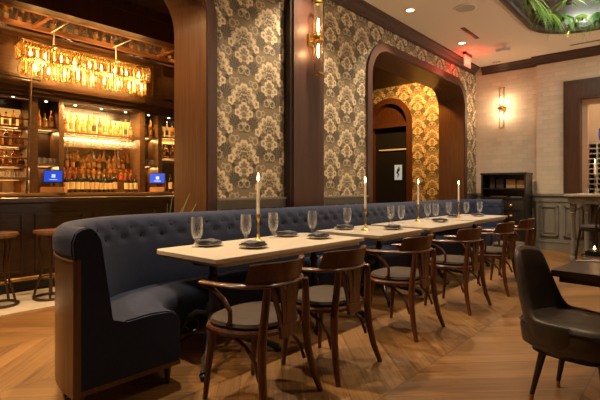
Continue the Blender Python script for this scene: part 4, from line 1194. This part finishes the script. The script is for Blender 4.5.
rowof(['honey', 'pale', 'amber'], -7.34, 4.5, 4.95, 4, 2.19, 'on the top shelf, right bay', 'bottles in the right bay', .9, 1)
rowof(['honey', 'amber', 'pale'], -7.34, 4.5, 4.95, 4, 1.82, 'on the lower shelf, right bay', 'bottles in the right bay', .9, 1)
rowof(['pale', 'wine', 'honey'], -7.25, 4.62, 5.0, 3, CZ, 'on the right bay counter', 'bottles on the right counter', .95, 1.1)
rowof(['amber', 'honey', 'pale', 'squat', 'brown'], -6.72, 1.5, 5.0, 26, 3.5685, 'in the front row overhead', 'bottles on the overhead shelf', .9, 1.1, .25)
rowof(['honey', 'amber', 'squat', 'brown'], -7.22, 1.5, 5.2, 24, 3.5685, 'in the rear row overhead', 'bottles on the overhead shelf', .9, 1.1, .12)
for k, p in prot.items():
    if k not in used:
        for c in list(p.children): bpy.data.objects.remove(c)
        bpy.data.objects.remove(p)
# hanging stemware and tumblers
stem = obj('hanging_stemglass', MB().lathe([(.030, 0), (.030, -.003), (.005, -.008), (.004, -.065), (.015, -.075), (.032, -.10), (.034, -.13), (.029, -.16), (.0275, -.16), (.0325, -.13), (.030, -.10), (.004, -.08)], seg=14), 'glass')
for i in range(34):
    o = stem if i == 0 else stem.copy()
    if i: COL.objects.link(o)
    o.location = ((-7.27, -7.36)[i // 17], 2.86 + (i % 17) * .0705, 2.1045); tag(o, 'upside-down stem glass, %s from the left in the %s row hung under the shelf' % (ORD[i % 17], ('front', 'rear')[i // 17]), 'glass', 'stem glasses hanging in the centre bay')
tumb = obj('tumbler', MB().lathe([(.030, 0), (.034, .10), (.0325, .10), (.028, .01), (.005, .01)], seg=14), 'glass')
tl = [(-7.33, 2.475, 1.6105, 'first'), (-7.33, 2.55, 1.6105, 'second'), (-7.33, 2.625, 1.6105, 'third'), (-7.33, 2.695, 1.6105, 'fourth')]
for i, (x, y, z, w) in enumerate(tl):
    o = tumb if i == 0 else tumb.copy()
    if i: COL.objects.link(o)
    o.location = (x, y, z); tag(o, 'clear tumbler, %s from left on the low shelf, left niche' % w, 'glass', 'tumblers in the left niche')
for i, y in enumerate((4.20, 4.28, 4.355)):
    o = tumb.copy(); COL.objects.link(o); o.location = (-7.33, y, 1.6605); tag(o, 'clear tumbler, %s from left on the low shelf, right niche' % ORD[i], 'glass', 'tumblers in the right niche')
for i in range(8):
    o = tumb.copy(); COL.objects.link(o); o.location = (-7.32, 1.62 + i * .088, 1.4005); tag(o, 'clear tumbler, %s from left on the lowest shelf, left bay' % ORD[i], 'glass', 'tumblers in the left bay')

# point-of-sale screens
def pos(label, loc, rz, boxlab, bw):
    t = thing('order_screen', label, 'screen', loc, rz)
    obj('stand', MB().box(-.05, .01, -.06, .06, 0, .012, .003).tube([(-.02, 0, .012), (-.012, 0, .11)], .016, 8), 'black', t)
    Rm = Matrix.Translation((.0, 0, .15)) @ Matrix.Rotation(math.radians(-12), 4, 'Y')
    obj('screen_case', MB().box(-.012, .008, -.135, .135, -.095, .095, .006).xf(Rm), 'black', t)
    obj('screen_face', MB().box(.0085, .0105, -.122, .122, -.083, .083).xf(Rm), 'screen', t, smooth=False)
    obj('screen_text', MB().box(.011, .012, -.02, .03, -.02, .03).box(.011, .012, -.05, .06, -.055, -.045).xf(Rm), 'screenmark', t, smooth=False)
    o = obj('cash_box', MB().box(-.10, .06, -bw, bw, 0, .09, .006), 'boxtan'); o.location = (loc[0], loc[1], CZ + .001); o.rotation_euler.z = rz; tag(o, boxlab, 'box')
pos('blue lit order screen left of the wine bottles', (-7.06, 2.60, CZ + .0925), math.radians(-38), 'wooden box under the left order screen', .16)
pos('blue lit order screen right of the wine bottles', (-7.06, 4.30, CZ + .0925), math.radians(-38), 'wooden box under the right order screen', .12)

# library ladder
t = thing('library_ladder', 'leaning wooden ladder before the left bottle bay', 'ladder', (-6.98, 2.05, CZ))
for y0, y1 in ((1.80, 1.84), (2.22, 2.30)):
    obj('side_rail', MB().tube([(-6.99, y0, CZ + .001), (-7.03, y1, 2.95)], .017, 8), 'barwood', t, world=True)
for k in range(6):
    f = .12 + k * .155
    obj('rung', MB().tube([(-6.99 - .04 * f, 1.80 + .04 * f, CZ + f * 1.765), (-6.99 - .04 * f, 2.22 + .08 * f, CZ + f * 1.765)], .012, 8), 'barwood', t, world=True)
o = obj('ladder_rail', MB().tube([(-7.04, .9, 2.80), (-7.04, 2.42, 2.80)], .014, 8).tube([(-7.079, 2.40, 2.80), (-7.04, 2.40, 2.80)], .016, 8).tube([(-7.079, 1.0, 2.80), (-7.04, 1.0, 2.80)], .016, 8), 'black', origin=(-7.04, 1.6, 2.80)); tag(o, 'dark rail along the cornice that the ladder hangs from', 'rail')

# ------------------------------------------------------------------ chandelier
CX, CY0, CY1 = -6.90, 2.10, 3.99
CHZ = 3.25
t = thing('crystal_chandelier', 'long rectangular crystal chandelier glowing above the back bar', 'chandelier', (CX, (CY0 + CY1) / 2, CHZ))
x0, x1 = CX - .14, CX + .14
def framez(z, k=0):
    return MB().tube([(x0 + k, CY0 + k, z), (x1 - k, CY0 + k, z), (x1 - k, CY1 - k, z), (x0 + k, CY1 - k, z)], .012, 6, True)
obj('top_frame', framez(CHZ), 'brass', t, world=True)
obj('lower_frame', framez(CHZ - .20, .05), 'brass', t, world=True)
for y in (2.55, 3.47):
    obj('suspension_rod', MB().tube([(CX, y, CHZ), (CX, y, 3.512)], .011, 8).tube([(CX - .14, y, CHZ), (CX + .14, y, CHZ)], .009, 6).tube([(CX - .08, y, 3.509), (CX + .48, y, 3.509)], .008, 6), 'white', t, world=True)
def rod(mb, x, y, z, l, w=.013):
    prof = [(.003, 0), (w, -.012), (w, -l + .03), (.002, -l)]
    mb.lathe(prof, (x, y, z), 6)
nC = 46
for tier, (z, l, k) in enumerate(((CHZ - .012, .235, 0), (CHZ - .212, .245, .05))):
    n_ = nC - tier * 3
    for i in range(n_):
        y = CY0 + k + (CY1 - CY0 - 2 * k) * (i + .5) / n_
        mb = MB(); rod(mb, x1 - k, y, z - .006 * random.random(), l * (1 + .1 * random.random()))
        obj('crystal_rod', mb, 'crystal', t, world=True)
mb = MB()
for z, l, k in ((CHZ - .012, .235, 0), (CHZ - .212, .245, .05)):
    for i in range(7):
        x = x0 + k + (x1 - x0 - 2 * k) * (i + .5) / 7
        rod(mb, x, CY0 + k, z, l); rod(mb, x, CY1 - k, z, l)
    for i in range(24): rod(mb, x0 + k, CY0 + k + (CY1 - CY0 - 2 * k) * (i + .5) / 24, z, l)
o = obj('crystal_rod', mb, 'crystal', t, world=True); o['kind'] = 'stuff'
for i in range(9):
    y = CY0 + .14 + (CY1 - CY0 - .28) * i / 8
    for j, z in enumerate((CHZ - .13, CHZ - .32)):
        obj('bulb', MB().lathe([(.006, -.05), (.016, -.03), (.018, .0), (.010, .035), (.002, .05)], (CX + .02 * (-1) ** i, y + .05 * j, z), 10), 'bulb', t, world=True)
for i in range(4): lamp('POINT', 'chandelier_lamp', (CX, CY0 + .24 + i * .47, CHZ - .22), 22, (1, .53, .17), .06)

# ------------------------------------------------------------------ plant behind the banquette
t = thing('potted_plant', 'spiky leaf tips rising behind the navy banquette below the bar', 'plant', (-3.88, 2.46, 0))
obj('pot', MB().lathe([(.11, 0), (.14, .4), (.13, .4), (.12, .36), (.02, .36)], seg=18), 'iron', t)
for i, (dx, dy, l) in enumerate(((.0, .10, 1.22), (.01, .02, 1.10), (.02, .26, 1.20), (-.01, .18, 1.06), (-.05, -.12, 1.05), (.03, .32, 1.12))):
    rows = []
    for j in range(9):
        f = j / 8; w = .016 * (1 - f ** 2.5) + .001
        x, y, z = dx * f, .01 * i - .02 + dy * f ** 1.6, .34 + (l - .34) * f
        rows.append([(x - .003, y - w, z), (x + .003, y, z + .0), (x - .003, y + w, z), (x - .006, y, z)])
    obj('leaf', MB().loft(rows), 'leafd', t)

# ------------------------------------------------------------------ lights
WARM = (1, .76, .50)
for y in (2.1, 4.2, 6.25, 8.3):
    lamp('SPOT', 'downlight', (-3.225, y, ZC - .02), 330, WARM, .035, (-3.05, y, 0), 108, .9)
lamp('SPOT', 'downlight', (-3.3, -.35, ZC - .02), 260, WARM, .05, (-3.3, .5, 0), 84, .7)
for x, y in ((-1.0, 3.2), (-.5, 5.8), (.4, 8.6), (-1.5, 8.6)):
    lamp('SPOT', 'downlight', (x, y, ZC - .02), 150, WARM, .05, (x, y, 0), 76, .8)
lamp('SPOT', 'bar_downlight', (-4.5, .1, 3.9), 330, (1, .60, .27), .05, (-4.3, .6, 0), 95, .8)
lamp('SPOT', 'bar_downlight', (-4.95, 1.7, 3.9), 330, (1, .58, .24), .05, (-4.6, 2.2, 0), 125, .7)
for y in (1.0, 2.6, 4.4): lamp('SPOT', 'bar_downlight', (-5.3, y, 3.9), 110, (1, .58, .25), .05, (-5.2, y, 0), 90, .8)
lamp('SPOT', 'hall_lamp', (-4.75, 9.2, 3.9), 420, (1, .47, .11), .06, (-4.95, 10.6, 2.5), 130, .6)
lamp('SPOT', 'hall_lamp', (-6.1, 9.3, 3.9), 60, (1, .52, .17), .06, (-6.1, 10.4, 0), 90, .6)
lamp('POINT', 'kitchen_lamp', (-.9, 11.2, 3.4), 60, (1, .72, .45), .15)
for x, y in ((2.6, 4.5), (2.6, 8.5)):  # added unseen spots aimed upward, only there to brighten the ceiling
    lamp('SPOT', 'ceiling_fill', (x, y, 2.3), 270, (1, .75, .52), .12, (x - 1.5, y, 3.96), 140, .6)
w = bpy.data.worlds.new('world'); scene.world = w; w.use_nodes = True
w.node_tree.nodes['Background'].inputs[0].default_value = (1, .62, .34, 1)
w.node_tree.nodes['Background'].inputs[1].default_value = .012

# ------------------------------------------------------------------ camera
cam = bpy.data.cameras.new('camera'); co = bpy.data.objects.new('camera', cam); COL.objects.link(co)
cam.sensor_width = 36; cam.lens = 36 * 450 / 600
co.location = (0, 0, 1.25)
yaw = math.atan2(392, 450)
co.rotation_euler = (PI / 2, 0, yaw)
cam.shift_y = (188.5 - 200) / 600
cam.clip_start = .05
scene.camera = co
scene.view_settings.view_transform = 'Standard'; scene.view_settings.look = 'None'
scene.view_settings.gamma = 1; scene.view_settings.use_curve_mapping = False
scene.view_settings.exposure = 0
